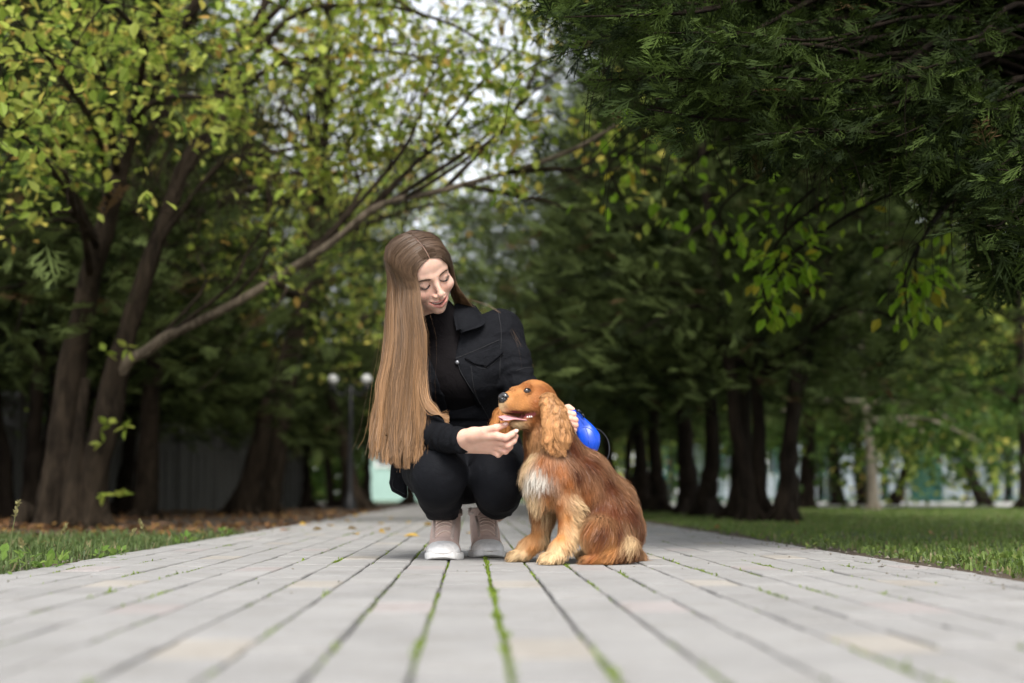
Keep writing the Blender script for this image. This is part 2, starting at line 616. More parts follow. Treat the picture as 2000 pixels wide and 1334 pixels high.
inview = (cells[:, 1] > 1.2) & (q[:, 0] > -60) & (q[:, 0] < 2060) & (q[:, 1] < 1420)
order = np.argsort(np.where(inview, cells[:, 1], 999))
own = np.zeros(len(cells), bool)
own[order[:300]] = True
for x, y, k in cells[own]:
    o = obj('brick', brick_me[int(k)], None, path, (x + RNG.normal(0, 0.0007), y + RNG.normal(0, 0.0004), RNG.normal(0, 0.0007)))
    o.rotation_euler = (RNG.normal(0, 0.0022), RNG.normal(0, 0.006), RNG.normal(0, 0.004))
for k in range(3):
    cc = cells[(~own) & (cells[:, 2] == k)]
    n = len(cc)
    off = np.c_[cc[:, :2], RNG.normal(0, 0.0007, n)]
    tilt = RNG.normal(0, 0.005, (n, 2)) * [1, 0.4]
    V = BV[None] + off[:, None]
    V[:, :, 2] += BV[None, :, 0] * tilt[:, :1] + BV[None, :, 1] * tilt[:, 1:]
    F = BF[None] + (np.arange(n) * len(BV))[:, None, None]
    o = wobj('paving_field', V.reshape(-1, 3), F.reshape(-1, 4), M_BRICK[k], path, smooth=False,
             attrs={'tone': np.repeat(RNG.random(n), len(BV))})
    tag(o, kind='stuff')

# ---- moss and short grass growing in the joints
M_MOSS = vcol_mat('moss', 0.9, 0.1, 0.2)
def moss():
    joints = PX0 + 0.1 * np.arange(1, ncol)
    n = 60000
    rich = np.exp(-((joints - 0.04) / 0.025) ** 2) * 2.2 + np.exp(-((joints + 0.06) / 0.025) ** 2) * 1.0 + 0.55
    jx = joints[RNG.choice(len(joints), n, p=rich / rich.sum())]
    y = 1.1 + 14 * RNG.random(n) ** 1.7
    x = jx + RNG.normal(0, 0.0026, n)
    w = vnoise(np.c_[jx * 40, y * 3.2, np.zeros(n)], 1.0, 5) + 0.5 * vnoise(np.c_[jx * 90, y * 11, np.zeros(n)], 1.0, 6)
    w += 0.55 * np.exp(-((jx - 0.04) / 0.02) ** 2)
    keep = w > RNG.normal(0.02, 0.22, n)
    x, y, w = x[keep], y[keep], w[keep]
    n = len(x)
    tall = np.where(RNG.random(n) < 0.04, 0.009, 0.005) * (0.6 + 0.9 * RNG.random(n))
    z0 = -0.010 + 0.007 * np.clip(w, 0, 1)
    root = np.c_[x, y, z0]
    tip = root + np.c_[RNG.normal(0, 0.004, n), RNG.normal(0, 0.004, n), tall]
    sd = nrm(RNG.normal(0, 1, (n, 3)) * [1, 1, 0.2]) * 0.0032
    V = np.stack([root - sd, root + sd, tip + sd * 0.35, tip - sd * 0.35], 1).reshape(-1, 3)
    F = np.arange(4 * n).reshape(-1, 4)
    t = RNG.random((n, 1))
    c = (1 - t) * np.array([0.10, 0.15, 0.022]) + t * np.array([0.20, 0.27, 0.04])
    o = wobj('joint_moss', V, F, M_MOSS, path, col=np.repeat(c, 4, 0), smooth=False)
    tag(o, kind='stuff')
moss()

# ---- grass blades
M_GRASS = vcol_mat('grass_blade', 0.55, 0.35, 0.35)
def grass(name, label, x, y, hgt, wid, cA, cB, lean=0.5):
    n = len(x)
    root = np.c_[x, y, np.full(n, -0.018)]
    az = RNG.random(n) * 2 * math.pi
    out = np.c_[np.cos(az), np.sin(az), np.zeros(n)]
    sd = np.c_[-np.sin(az), np.cos(az), np.zeros(n)] * wid[:, None]
    ln = np.abs(RNG.normal(0, lean, n))[:, None]
    mid = root + out * hgt[:, None] * ln * 0.35 + np.c_[np.zeros((n, 2)), hgt * 0.6]
    tip = root + out * hgt[:, None] * ln + np.c_[np.zeros((n, 2)), hgt * (1 - 0.35 * np.minimum(ln[:, 0], 1.4))]
    V = np.stack([root - sd, root + sd, mid + sd * 0.8, mid - sd * 0.8, tip], 1).reshape(-1, 3)
    b = np.arange(n)[:, None] * 5
    Q = b + np.array([[0, 1, 2, 3]])
    T = b + np.array([[3, 2, 4]])
    t = RNG.random((n, 1))
    c = (1 - t) * np.array(cA) + t * np.array(cB)
    dry = RNG.random(n) < 0.10
    c[dry] = np.array([0.22, 0.19, 0.09]) * (0.6 + 0.6 * RNG.random((dry.sum(), 1)))
    o = wobj(name, V, [Q, T], M_GRASS, col=np.repeat(c, 5, 0), smooth=False)
    return tag(o, label, 'grass', kind='stuff')
def verge(side, n):
    if side > 0:
        y = 2.0 + 20 * RNG.random(n) ** 1.5
        x = PX1 + 0.02 + (0.25 + 0.55 * y) * RNG.random(n) ** 1.2
    else:
        y = 2.2 + 4.6 * RNG.random(n) ** 0.9
        x = PX0 - 0.01 - (0.1 + 0.42 * y) * RNG.random(n) ** 1.3
    w = vnoise(np.c_[x, y, 0 * x], 1.5, 11) + 0.5 * vnoise(np.c_[x, y, 0 * x], 5, 12)
    if side > 0:
        bare = np.exp(-(((x - PX1) / 0.16) ** 4)) * np.clip((y - 3.0) * -0.16 + 1.9, 0.3, 1.9)
        keep = w + 0.75 - bare * 1.1 > RNG.normal(0.1, 0.2, n)
    else:
        edge = np.clip((6.0 - y) * 0.6, -1, 0.55)
        keep = w + edge * 0.9 + 0.1 > RNG.normal(0.0, 0.25, n)
    return x[keep], y[keep]
x, y = verge(1, 64000)
grass('grass', 'mown green grass of the lawn on the side of the row of dark trunks', x, y,
      0.014 + 0.022 * RNG.random(len(x)), 0.0016 + 0.0014 * RNG.random(len(x)) + 0.0003 * y, (0.085, 0.135, 0.030), (0.17, 0.235, 0.055))
x, y = verge(-1, 36000)
grass('grass', 'longer tufted grass of the verge in front of the forked tree', x, y,
      0.018 + 0.05 * RNG.random(len(x)) ** 3, 0.0014 + 0.0012 * RNG.random(len(x)), (0.055, 0.085, 0.025), (0.12, 0.175, 0.05), 0.9)
# ================================================================== TREES
def bark_mat(name, lo, hi, scale=14, strength=0.9):
    m, nt, b = new_mat(name)
    tc = N(nt, 'TexCoord')
    mp = N(nt, 'Mapping')
    mp.inputs['Scale'].default_value = (1, 1, 0.22)
    nt.links.new(tc.outputs['Object'], mp.inputs['Vector'])
    n = N(nt, 'TexNoise', Scale=float(scale), Detail=8.0, Roughness=0.7, Distortion=0.6)
    nt.links.new(mp.outputs[0], n.inputs['Vector'])
    c = ramp(nt, n.outputs[0], [(0.35, lo), (0.62, hi)])
    c2, n2 = noise_col(nt, 2.5, [(0.3, (0.7, 0.7, 0.66)), (0.7, (1.2, 1.15, 1.05))])
    nt.links.new(mul(nt, c, c2), b.inputs['Base Color'])
    b.inputs['Roughness'].default_value = 0.9
    b.inputs['Specular IOR Level'].default_value = 0.08
    bump(nt, b, n.outputs[0], strength, 0.03)
    return m
M_BARK_DARK = bark_mat('bark_dark', (0.008, 0.006, 0.0048), (0.028, 0.021, 0.016))
M_BARK_MAPLE = bark_mat('bark_maple', (0.008, 0.006, 0.0045), (0.045, 0.034, 0.025))
M_BARK_LIMB_LIT = bark_mat('bark_limb_lit', (0.045, 0.036, 0.028), (0.17, 0.14, 0.11), 22)  # paler copy of the maple bark: light from above painted into the limb
M_BARK_PALE = bark_mat('bark_pale', (0.12, 0.10, 0.085), (0.28, 0.25, 0.21))
M_LEAF = vcol_mat('maple_leaf', 0.5, 0.2, 0.55)
M_NEEDLE = vcol_mat('cypress_scale', 0.65, 0.1, 0.24)

def limb(bag, pts, r0, r1, sides=8, knob=0.12, n=None, pw=0.8, ridge=0.0):
    """one tapered, slightly knobbly limb through pts"""
    pts = np.asarray(pts, float)
    L = np.linalg.norm(np.diff(pts, axis=0), axis=1).sum()
    n = n or max(6, int(L / 0.09))
    p = catmull(pts, n)
    t = np.linspace(0, 1, n)
    r = r0 + (r1 - r0) * t ** pw
    p = p + np.stack([vnoise(np.c_[t * L * 3, 0 * t, 0 * t], 1, s + len(bag.V)) for s in (1, 2, 3)], 1) * np.minimum(r * 0.35, 0.02)[:, None]
    r = r * (1 + knob * vnoise(np.c_[t * L * 7, 0 * t, 0 * t], 1, 4 + len(bag.V)))
    V, F = tube(p, r, sides)
    if ridge:                                              # furrowed bark: long ridges running up the stem
        m = n * sides
        a = np.tile(np.arange(sides) * 2 * math.pi / sides, n); tt = np.repeat(t * L, sides)
        c = np.repeat(p, sides, 0)
        q = np.c_[np.cos(a) * 3.2, np.sin(a) * 3.2, tt * 1.4]
        V[:m] = c + (V[:m] - c) * (1 + ridge * (vnoise(q, 1.0, 31) + 0.6 * vnoise(q * [2.2, 2.2, 1.5], 1.0, 32)))[:, None]
    bag.add(V, F)
    return p, r
def leaves(centres, dirs, size, cols, fold=0.25):
    """pointed folded leaves; centres (n,3), dirs (n,3) along the midrib"""
    n = len(centres)
    d = nrm(dirs)
    s = nrm(np.cross(d, nrm(RNG.normal(0, 1, (n, 3)) * [0.45, 0.45, 0.25] + [0, 0, 1])))
    u = np.cross(s, d)
    L = size[:, None]
    pts = [(-0.0, 0, 0), (0.35, 0.30, fold * 0.3), (0.68, 0.22, fold * 0.22), (1.0, 0, -0.06), (0.68, -0.22, fold * 0.22), (0.35, -0.30, fold * 0.3)]
    V = np.stack([centres + L * (a * d + b * s + c * u) for a, b, c in pts], 1).reshape(-1, 3)
    b = np.arange(n)[:, None] * 6
    F = np.concatenate([b + np.array([[0, 1, 2, 3]]), b + np.array([[0, 3, 4, 5]])])
    return V, F, np.repeat(cols, 6, 0)
LEAF_MIX = [((0.25, 0.33, 0.050), 0.40), ((0.38, 0.43, 0.085), 0.33), ((0.52, 0.46, 0.10), 0.15), ((0.09, 0.15, 0.025), 0.09), ((0.42, 0.27, 0.07), 0.03)]
def leaf_cols(n, mix=LEAF_MIX):
    c = np.array([m[0] for m in mix])[RNG.choice(len(mix), n, p=np.array([m[1] for m in mix]) / sum(m[1] for m in mix))]
    return c * (0.75 + 0.5 * RNG.random((n, 1)))
def twig_cluster(bag, tips, dirs, per, size, mix=LEAF_MIX, twigs=None, spread=0.19):
    """leafy twig ends: `per` leaves round each tip"""
    m = len(tips) * per
    base = np.repeat(tips, per, 0) - np.repeat(nrm(dirs), per, 0) * (RNG.random((m, 1)) * spread)
    base = base + RNG.normal(0, spread * 0.35, (m, 3))
    d = np.repeat(nrm(dirs), per, 0) * 0.6 + RNG.normal(0, 0.7, (m, 3)) + [0, 0, -0.35]
    s = size * (0.45 + 1.0 * RNG.random(m))
    V, F, C = leaves(base, d, s, leaf_cols(m, mix))
    bag.add(V, F, C)

# ---------------- the forked maple on the left verge
mt = empty('maple_tree', P(130, 1022, 9.0) * [1, 1, 0])
tag(mt, 'forked maple with yellow green leaves and one long bare limb reaching over the path', 'tree')
wood = Bag()
D0 = 9.0
def PP(lst):
    return [P(x, y, Y) for x, y, Y in lst]
A, rA = limb(wood, PP([(105, 1032, 9.0), (112, 960, 9.0), (122, 840, 9.0), (140, 700, 9.0), (180, 545, 8.9), (215, 400, 8.8), (262, 240, 8.7), (320, 115, 8.6), (392, -10, 8.5), (450, -160, 8.4), (480, -420, 8.2)]), 0.165, 0.026, 24, 0.16, None, 0.36, 0.16)
B, rB = limb(wood, PP([(172, 1032, 8.95), (180, 950, 8.95), (206, 830, 8.9), (226, 740, 8.9), (252, 640, 8.9), (298, 500, 8.9), (345, 365, 9.0), (395, 260, 9.1), (450, 130, 9.2), (520, 0, 9.3), (600, -200, 9.3)]), 0.135, 0.022, 24, 0.16, None, 0.45, 0.16)
limbw = Bag()
Cc, rC = limb(limbw, PP([(206, 820, 8.90), (224, 752, 8.90), (250, 706, 8.88), (280, 690, 8.85), (330, 655, 8.8), (440, 603, 8.6), (540, 545, 8.5), (640, 480, 8.35), (740, 402, 8.2), (860, 372, 8.1), (1000, 335, 8.0), (1120, 292, 7.9), (1210, 240, 7.8)]), 0.045, 0.012, 10, 0.18)
limb(wood, PP([(138, 1034, 8.9), (142, 960, 8.92), (152, 850, 8.95), (165, 740, 9.0)]), 0.09, 0.03, 10, 0.25)
for bx, sx in ((60, -60), (110, -20), (190, 40), (150, 25)):   # root flare
    limb(wood, PP([(bx, 990, 9.0), (bx + sx * 0.4, 1020, 8.95), (bx + sx, 1045, 8.9)]), 0.09, 0.03, 8)
sub = []
for (src, i0, spec) in (
        (A, 0.45, [(120, 330, 8.3), (60, 250, 7.9), (10, 190, 7.6)]), (A, 0.55, [(200, 130, 7.6), (120, 70, 7.2), (30, 20, 7.0)]),
        (A, 0.62, [(330, 190, 8.3), (430, 190, 8.0), (520, 170, 7.8)]), (A, 0.7, [(300, -20, 8.0), (200, -80, 7.4)]),
        (A, 0.42, [(150, 420, 8.2), (70, 420, 7.8), (10, 400, 7.5)]), (A, 0.82, [(560, -60, 8.2), (700, -40, 7.8), (820, 30, 7.6)]),
        (B, 0.5, [(420, 330, 8.8), (520, 300, 8.6), (640, 280, 8.4)]), (B, 0.62, [(500, 150, 9.0), (640, 110, 8.8), (760, 100, 8.6), (880, 130, 8.4)]),
        (B, 0.72, [(560, 40, 9.0), (720, 10, 8.8), (860, 40, 8.4), (960, 90, 8.2)]), (B, 0.85, [(700, -120, 9.0), (860, -60, 8.6), (1000, 20, 8.2)]),
        (Cc, 0.34, [(450, 560, 8.5), (480, 500, 8.5), (525, 420, 8.5), (530, 330, 8.5)]), (Cc, 0.42, [(520, 500, 8.5), (522, 400, 8.6), (524, 290, 8.6)]),
        (Cc, 0.55, [(700, 380, 8.4), (680, 300, 8.5), (700, 230, 8.6)]), (Cc, 0.62, [(800, 330, 8.2), (880, 270, 8.2), (960, 230, 8.2)]),
        (Cc, 0.72, [(900, 320, 8.0), (960, 270, 8.0), (1060, 210, 8.0)]), (Cc, 0.8, [(1000, 380, 7.9), (1060, 390, 7.9), (1110, 410, 7.9)]),
        (A, 0.50, [(190, 260, 7.6), (120, 150, 6.4), (50, 60, 5.7)]), (A, 0.46, [(120, 360, 7.4), (60, 280, 6.3), (-20, 230, 5.8)]), (A, 0.60, [(280, 100, 7.4), (240, 30, 6.4), (150, -30, 5.8)]),
        (Cc, 0.66, [(860, 260, 8.2), (940, 160, 8.2), (1010, 90, 8.2)]), (Cc, 0.70, [(930, 280, 8.1), (1020, 200, 8.1), (1100, 130, 8.1)]), (Cc, 0.76, [(980, 250, 8.1), (1040, 150, 8.2), (1060, 60, 8.3)]), (Cc, 0.58, [(790, 290, 8.3), (830, 180, 8.4), (880, 90, 8.5)]), (Cc, 0.85, [(1080, 330, 7.8), (1130, 330, 7.7), (1170, 300, 7.7)]),
        (Cc, 0.28, [(400, 560, 8.8), (385, 500, 8.9)]), (Cc, 0.50, [(560, 560, 8.3), (540, 600, 8.2)])):
    k = int(i0 * (len(src) - 1))
    p, r = limb(wood, [src[k]] + PP(spec), 0.016 if src is Cc else 0.026, 0.006, 6)
    sub.append(p)
# finer twigs, then leaves at their ends
tips, tdir = [], []
def sprout(p, every, ln, up=0.15, rad=0.0045):
    n = max(2, int(len(p) / every))
    for i in np.linspace(len(p) * 0.25, len(p) - 1, n).astype(int):
        t = nrm(p[min(i + 1, len(p) - 1)] - p[i - 1])
        d = nrm(t * 0.7 + RNG.normal(0, 0.65, 3) + [0, 0, up])
        l = ln * (0.5 + 0.8 * RNG.random())
        e = p[i] + d * l
        mid = p[i] + d * l * 0.5 + RNG.normal(0, 0.05, 3) * l
        V, F = tube(catmull([p[i], mid, e], 5), np.linspace(rad, rad * 0.4, 5), 4)
        wood.add(V, F)
        for q, w in ((e, 1.0), (mid, 0.8), (p[i] + d * l * 0.75 + RNG.normal(0, 0.06, 3), 1)):
            tips.append(q); tdir.append(d)
            d2 = nrm(d + RNG.normal(0, 0.8, 3))
            e2 = q + d2 * l * 0.45
            V, F = tube(np.array([q, (q + e2) / 2 + RNG.normal(0, 0.01, 3), e2]), rad * 0.45, 3)
            wood.add(V, F)
            tips.append(e2); tdir.append(d2)
for p in sub: sprout(p, 2.2, 0.55)
sprout(A[int(len(A) * 0.5):], 3, 0.7); sprout(B[int(len(B) * 0.55):], 3, 0.7); sprout(Cc[int(len(Cc) * 0.55):], 3, 0.55, 0.3)
for i in range(260):                                       # tangle of bare twigs
    a = P(260 + 560 * RNG.random(), 180 + 330 * RNG.random(), 8.3 + 1.6 * RNG.random())
    d = nrm(np.array([0.5 - RNG.random(), 0.4 * (0.5 - RNG.random()), 0.2 + RNG.random()]))
    l = 0.25 + 0.6 * RNG.random()
    V, F = tube(catmull([a, a + d * l * 0.5 + RNG.normal(0, 0.04, 3), a + d * l + RNG.normal(0, 0.05, 3)], 6), np.linspace(0.0045, 0.0015, 6), 4)
    wood.add(V, F)
wood.obj('trunk', M_BARK_MAPLE, mt)
limbw.obj('limb', M_BARK_LIMB_LIT, mt)
crown = Bag()
tips, tdir = np.array(tips), np.array(tdir)
keepq = proj(tips)
low = (keepq[:, 1] > 330) & (keepq[:, 0] < 950)
sel = (~low | (RNG.random(len(tips)) < 0.14)) & (vnoise(tips, 2.1, 13) + 0.25 * RNG.normal(0, 1, len(tips)) > -0.12)
nearer = tips[:, 1] < 7.2
twig_cluster(crown, tips[sel & ~nearer], tdir[sel & ~nearer], 11, 0.064)
twig_cluster(crown, tips[sel & nearer], tdir[sel & nearer], 6, 0.056)
# shoots of fresh leaves low on the trunk
for x, y in ((205, 690), (250, 680), (215, 828), (245, 832), (200, 868), (205, 966), (232, 968)):
    p = P(x, y, 8.65)
    V, F, C = leaves(p + RNG.normal(0, 0.012, (4, 3)), RNG.normal(0, 1, (4, 3)), np.full(4, 0.075), leaf_cols(4, LEAF_MIX[:2]))
    crown.add(V, F, C)
crown.obj('crown', M_LEAF, mt, smooth=False)

# ---------------- cypress foliage: flat feathery sprays
def spray(nb=9, seed=0, width=0.028, sub=2):
    """one flat frond 1 m long in x, branching in y: (V, F)"""
    rg = np.random.default_rng(seed)
    V, F = [], []
    def blade(a, b, w):
        a, b = np.asarray(a, float), np.asarray(b, float)
        s = np.array([-(b - a)[1], (b - a)[0], 0.0])
        s = s / max(np.linalg.norm(s), 1e-6) * w
        m = a + (b - a) * 0.45
        i = len(V)
        V.extend([a - s * 0.3, m - s + [0, 0, 0.02], b, m + s + [0, 0, -0.01]])
        F.append((i, i + 1, i + 2, i + 3))
    blade((0, 0, 0), (1.0, 0, -0.1), width)
    for i in range(nb):
        t = 0.1 + 0.8 * i / nb
        s = 1 if i % 2 else -1
        L = (0.62 - 0.45 * t) * (0.75 + 0.5 * rg.random())
        a = np.array([t, 0, -0.1 * t * t])
        ang = R(38 + 14 * rg.random()) * s
        b = a + L * np.array([math.cos(ang), math.sin(ang), rg.normal(0, 0.12)])
        blade(a, b, width * 0.85)
        for j in range(sub):
            tt = 0.25 + 0.66 * j / sub
            c = a + (b - a) * tt
            an2 = ang + R(35) * (1 if j % 2 else -1)
            l2 = L * (0.55 - 0.36 * j / sub)
            blade(c, c + l2 * np.array([math.cos(an2), math.sin(an2), rg.normal(0, 0.15)]), width * 0.7)
    return np.array(V), np.array(F)
SPRAYS = [spray(9, s) for s in range(4)]
FINE = [spray(9, 20 + s, 0.022, 3) for s in range(4)]
def put_sprays(bag, pos, dirs, size, cols, ups=None, lib=SPRAYS):
    n = len(pos)
    which = RNG.integers(0, len(lib), n)
    d = nrm(dirs)
    up = nrm(RNG.normal(0, 0.45, (n, 3)) + (np.array([0, 0, 1.0]) if ups is None else ups))
    s = nrm(np.cross(up, d))
    u = np.cross(d, s)
    for w in range(len(lib)):
        m = which == w
        if not m.any(): continue
        SV, SF = lib[w]
        M = np.stack([d[m], s[m], u[m]], 1) * size[m][:, None, None]
        V = np.einsum('vk,nkj->nvj', SV, M) + pos[m][:, None]
        F = SF[None] + (np.arange(m.sum()) * len(SV))[:, None, None]
        bag.add(V.reshape(-1, 3), F.reshape(-1, 4), np.repeat(cols[m], len(SV), 0))
def needle_cols(n, lo=(0.010, 0.017, 0.005), hi=(0.150, 0.195, 0.062), brown=0.02):
    t = RNG.random((n, 1)) ** 1.7
    c = (1 - t) * np.array(lo) + t * np.array(hi)
    b = RNG.random(n) < brown
    c[b] = np.array([0.12, 0.075, 0.035]) * (0.6 + 0.5 * RNG.random((b.sum(), 1)))
    return c
def cypress(name, label, H, rad, z0, ntrunk, nspray, seed, size=0.27, group=None, mat=None, flare=1.0, **kw):
    """dense evergreen: bare dark stems, foliage from z0 up, built at the origin"""
    rg = np.random.default_rng(seed)
    root = empty(name, (0, 0, 0))
    tag(root, label, 'tree', group)
    w = Bag()
    for i in range(ntrunk):
        a = 6.28 * i / ntrunk + rg.random()
        lean = (0.14 if ntrunk > 1 else 0.05)
        o = 0.16 if ntrunk > 1 else 0.0
        b = np.array([math.cos(a) * o, math.sin(a) * o, 0])
        dirv = np.array([math.cos(a) * lean, math.sin(a) * lean, 1.0])
        k = 0.085 if ntrunk > 1 else 0.15
        limb(w, [b + [0, 0, -0.1], b + dirv * 0.25, b + dirv * 1.0 + rg.normal(0, 0.05, 3), b + dirv * H * 0.5 + rg.normal(0, 0.1, 3), [b[0], b[1], H * 0.95]], k * flare, 0.02, 8)
        for s in range(3):
            aa = a + s * 2.1
            limb(w, [b + dirv * 0.18, b + [math.cos(aa) * k * 1.2, math.sin(aa) * k * 1.2, 0.03], b + [math.cos(aa) * k * 2.0, math.sin(aa) * k * 2.0, -0.05]], k * 0.5, k * 0.2, 6)
    # drooping side branches carry the fronds
    bag = Bag()
    nb = 44
    pos, dr = [], []
    for i in range(nb):
        t = (i / (nb - 1)) ** 1.5
        z = z0 + 0.25 + (H - z0 - 0.4) * t
        a = i * 2.4 + rg.random() * 0.8
        rr = rad * (1 - 0.75 * t ** 1.5) * (0.75 + 0.4 * rg.random())
        st = np.array([0, 0, z])
        e = np.array([math.cos(a) * rr, math.sin(a) * rr, z + rr * 0.10 - 0.35 * (1 - t) * rg.random()])
        mid = (st + e) / 2 + [0, 0, 0.18 * rr]
        p, _ = limb(w, [st, mid, e], 0.026 * (1 - t) + 0.006, 0.003, 5, n=9)
        m = int(nspray / nb)
        k = rg.random(m) ** 0.6
        ii = np.minimum((k * 8).astype(int), 7)
        base = p[ii] + (p[ii + 1] - p[ii]) * rg.random((m, 1))
        sp = 0.10 + 0.22 * k[:, None] * rr
        base = base + rg.normal(0, 1, (m, 3)) * sp * [1, 1, 0.85]
        d = nrm(base - [0, 0, z - 0.25]) * 0.9 + rg.normal(0, 0.30, (m, 3)) + np.c_[np.zeros((m, 2)), rg.normal(0.22, 0.32, m)]
        pos.append(base); dr.append(d)
    w.obj('trunk', M_BARK_DARK, root)
    pos, dr = np.concatenate(pos), np.concatenate(dr)
    low = pos[:, 2] < z0
    pos[low, 2] = z0 + rg.random(low.sum()) * 0.4
    put_sprays(bag, pos, dr, size * (0.55 + 0.55 * rg.random(len(pos))), needle_cols(len(pos), **kw))
    bag.obj('crown', mat or M_NEEDLE, root, smooth=False)
    return root
G_RIGHT = 'dark evergreens in a row along the lawn'
PROTO = [cypress('cypress_tree', 'x', 6.5, 2.0, 0.85, 1, 4800, 1, 0.25),
         cypress('cypress_tree', 'x', 6.0, 1.9, 0.85, 4, 4800, 2, 0.25),
         cypress('cypress_tree', 'x', 7.5, 2.2, 1.0, 1, 4800, 3, 0.28)]
used = set()
def plant(k, loc, rz, scale, label, group=None, name=None):
    o = PROTO[k] if k not in used else copy_tree(PROTO[k])
    used.add(k)
    o.location = tuple(loc)
    o.rotation_euler = (0, 0, rz)
    o.scale = (scale, scale, scale)
    o['label'] = label
    if group: o['group'] = group
    elif 'group' in o: del o['group']
    return o
def gp(x, Y):
    p = P(x, 1000, Y)
    return (p[0], Y, 0)
# the row beside the lawn, one behind the other
for x, Y, k, s, l in ((2.12, 10.2, 1, 0.95, 'many stemmed dark evergreen at the lawn end of the row'), (2.16, 11.3, 0, 0.95, 'dark evergreen second in the row from the lawn end'),
                      (2.08, 12.5, 2, 0.85, 'dark evergreen third in the row from the lawn end'), (2.14, 14.0, 0, 1.0, 'dark evergreen in the middle of the row beside the lawn'),
                      (2.05, 15.6, 2, 0.9, 'thick stemmed dark evergreen just behind the dog'), (2.15, 17.6, 0, 1.0, 'dark evergreen showing past the dog\'s back'),
                      (2.1, 20.0, 1, 1.0, 'dark evergreen whose stems show over the blue leash handle'), (2.1, 23.0, 2, 0.9, 'dark evergreen deep in the row by the path'), (2.3, 27.5, 0, 1.0, 'last dark evergreen of the row beside the lawn')):
    plant(k, (x, Y, 0), Y * 3.7, s, l, G_RIGHT)
for x, Y, k, s, l in ((430, 21.0, 2, 0.75, 'dark evergreen beyond the forked maple'), (190, 14.6, 0, 0.85, 'dark evergreen in front of the concrete fence'),
                      (60, 11.6, 1, 1.1, 'dark evergreen with low hanging foliage behind the forked maple'), (-240, 10.2, 0, 1.1, 'dark evergreen at the near end of the concrete fence'),
                      (600, 23.0, 0, 0.8, 'dark evergreen right behind the lamp post'), (660, 25.5, 1, 0.9, 'dark evergreen beside the path past the lamp post'),
                      (715, 28.5, 0, 0.95, 'dark evergreen second past the lamp post'), (800, 32.0, 2, 1.05, 'low dark evergreen closing the path on the lamp side'), (905, 35.5, 2, 1.0, 'far evergreen rising behind the end of the path'), (985, 31.5, 0, 1.05, 'far evergreen rising behind the end of the path on the lawn side'), (240, 15.5, 0, 0.9, 'dark evergreen against the middle of the fence')):
    plant(k, gp(x, Y), x * 2.3, s, l, 'dark evergreens around the path')
for x, Y, k, s, l in ((200, 18.5, 2, 0.95, 'tall evergreen behind the fence panel right behind the forked maple'), (430, 21.0, 2, 0.8, 'shorter evergreen behind the far end of the concrete fence'),
                      (-60, 16.5, 2, 1.0, 'tall evergreen behind the near end of the concrete fence'), (-330, 15.0, 0, 1.1, 'bushy evergreen behind the fence where it leaves the maple')):
    plant(k, gp(x, Y), x, s, l, 'evergreens behind the fence')
# unseen evergreens added on both sides of the viewpoint to block low sky light
for x, Y, k, s, l in ((-7.0, 1.0, 2, 1.0, 'unseen evergreen added behind the grass verge to block side light'), (6.0, 0.6, 2, 1.0, 'unseen evergreen added on the lawn to block side light')):
    plant(k, (x, Y, 0), x + Y, s, l, 'unseen evergreens added to block side light')
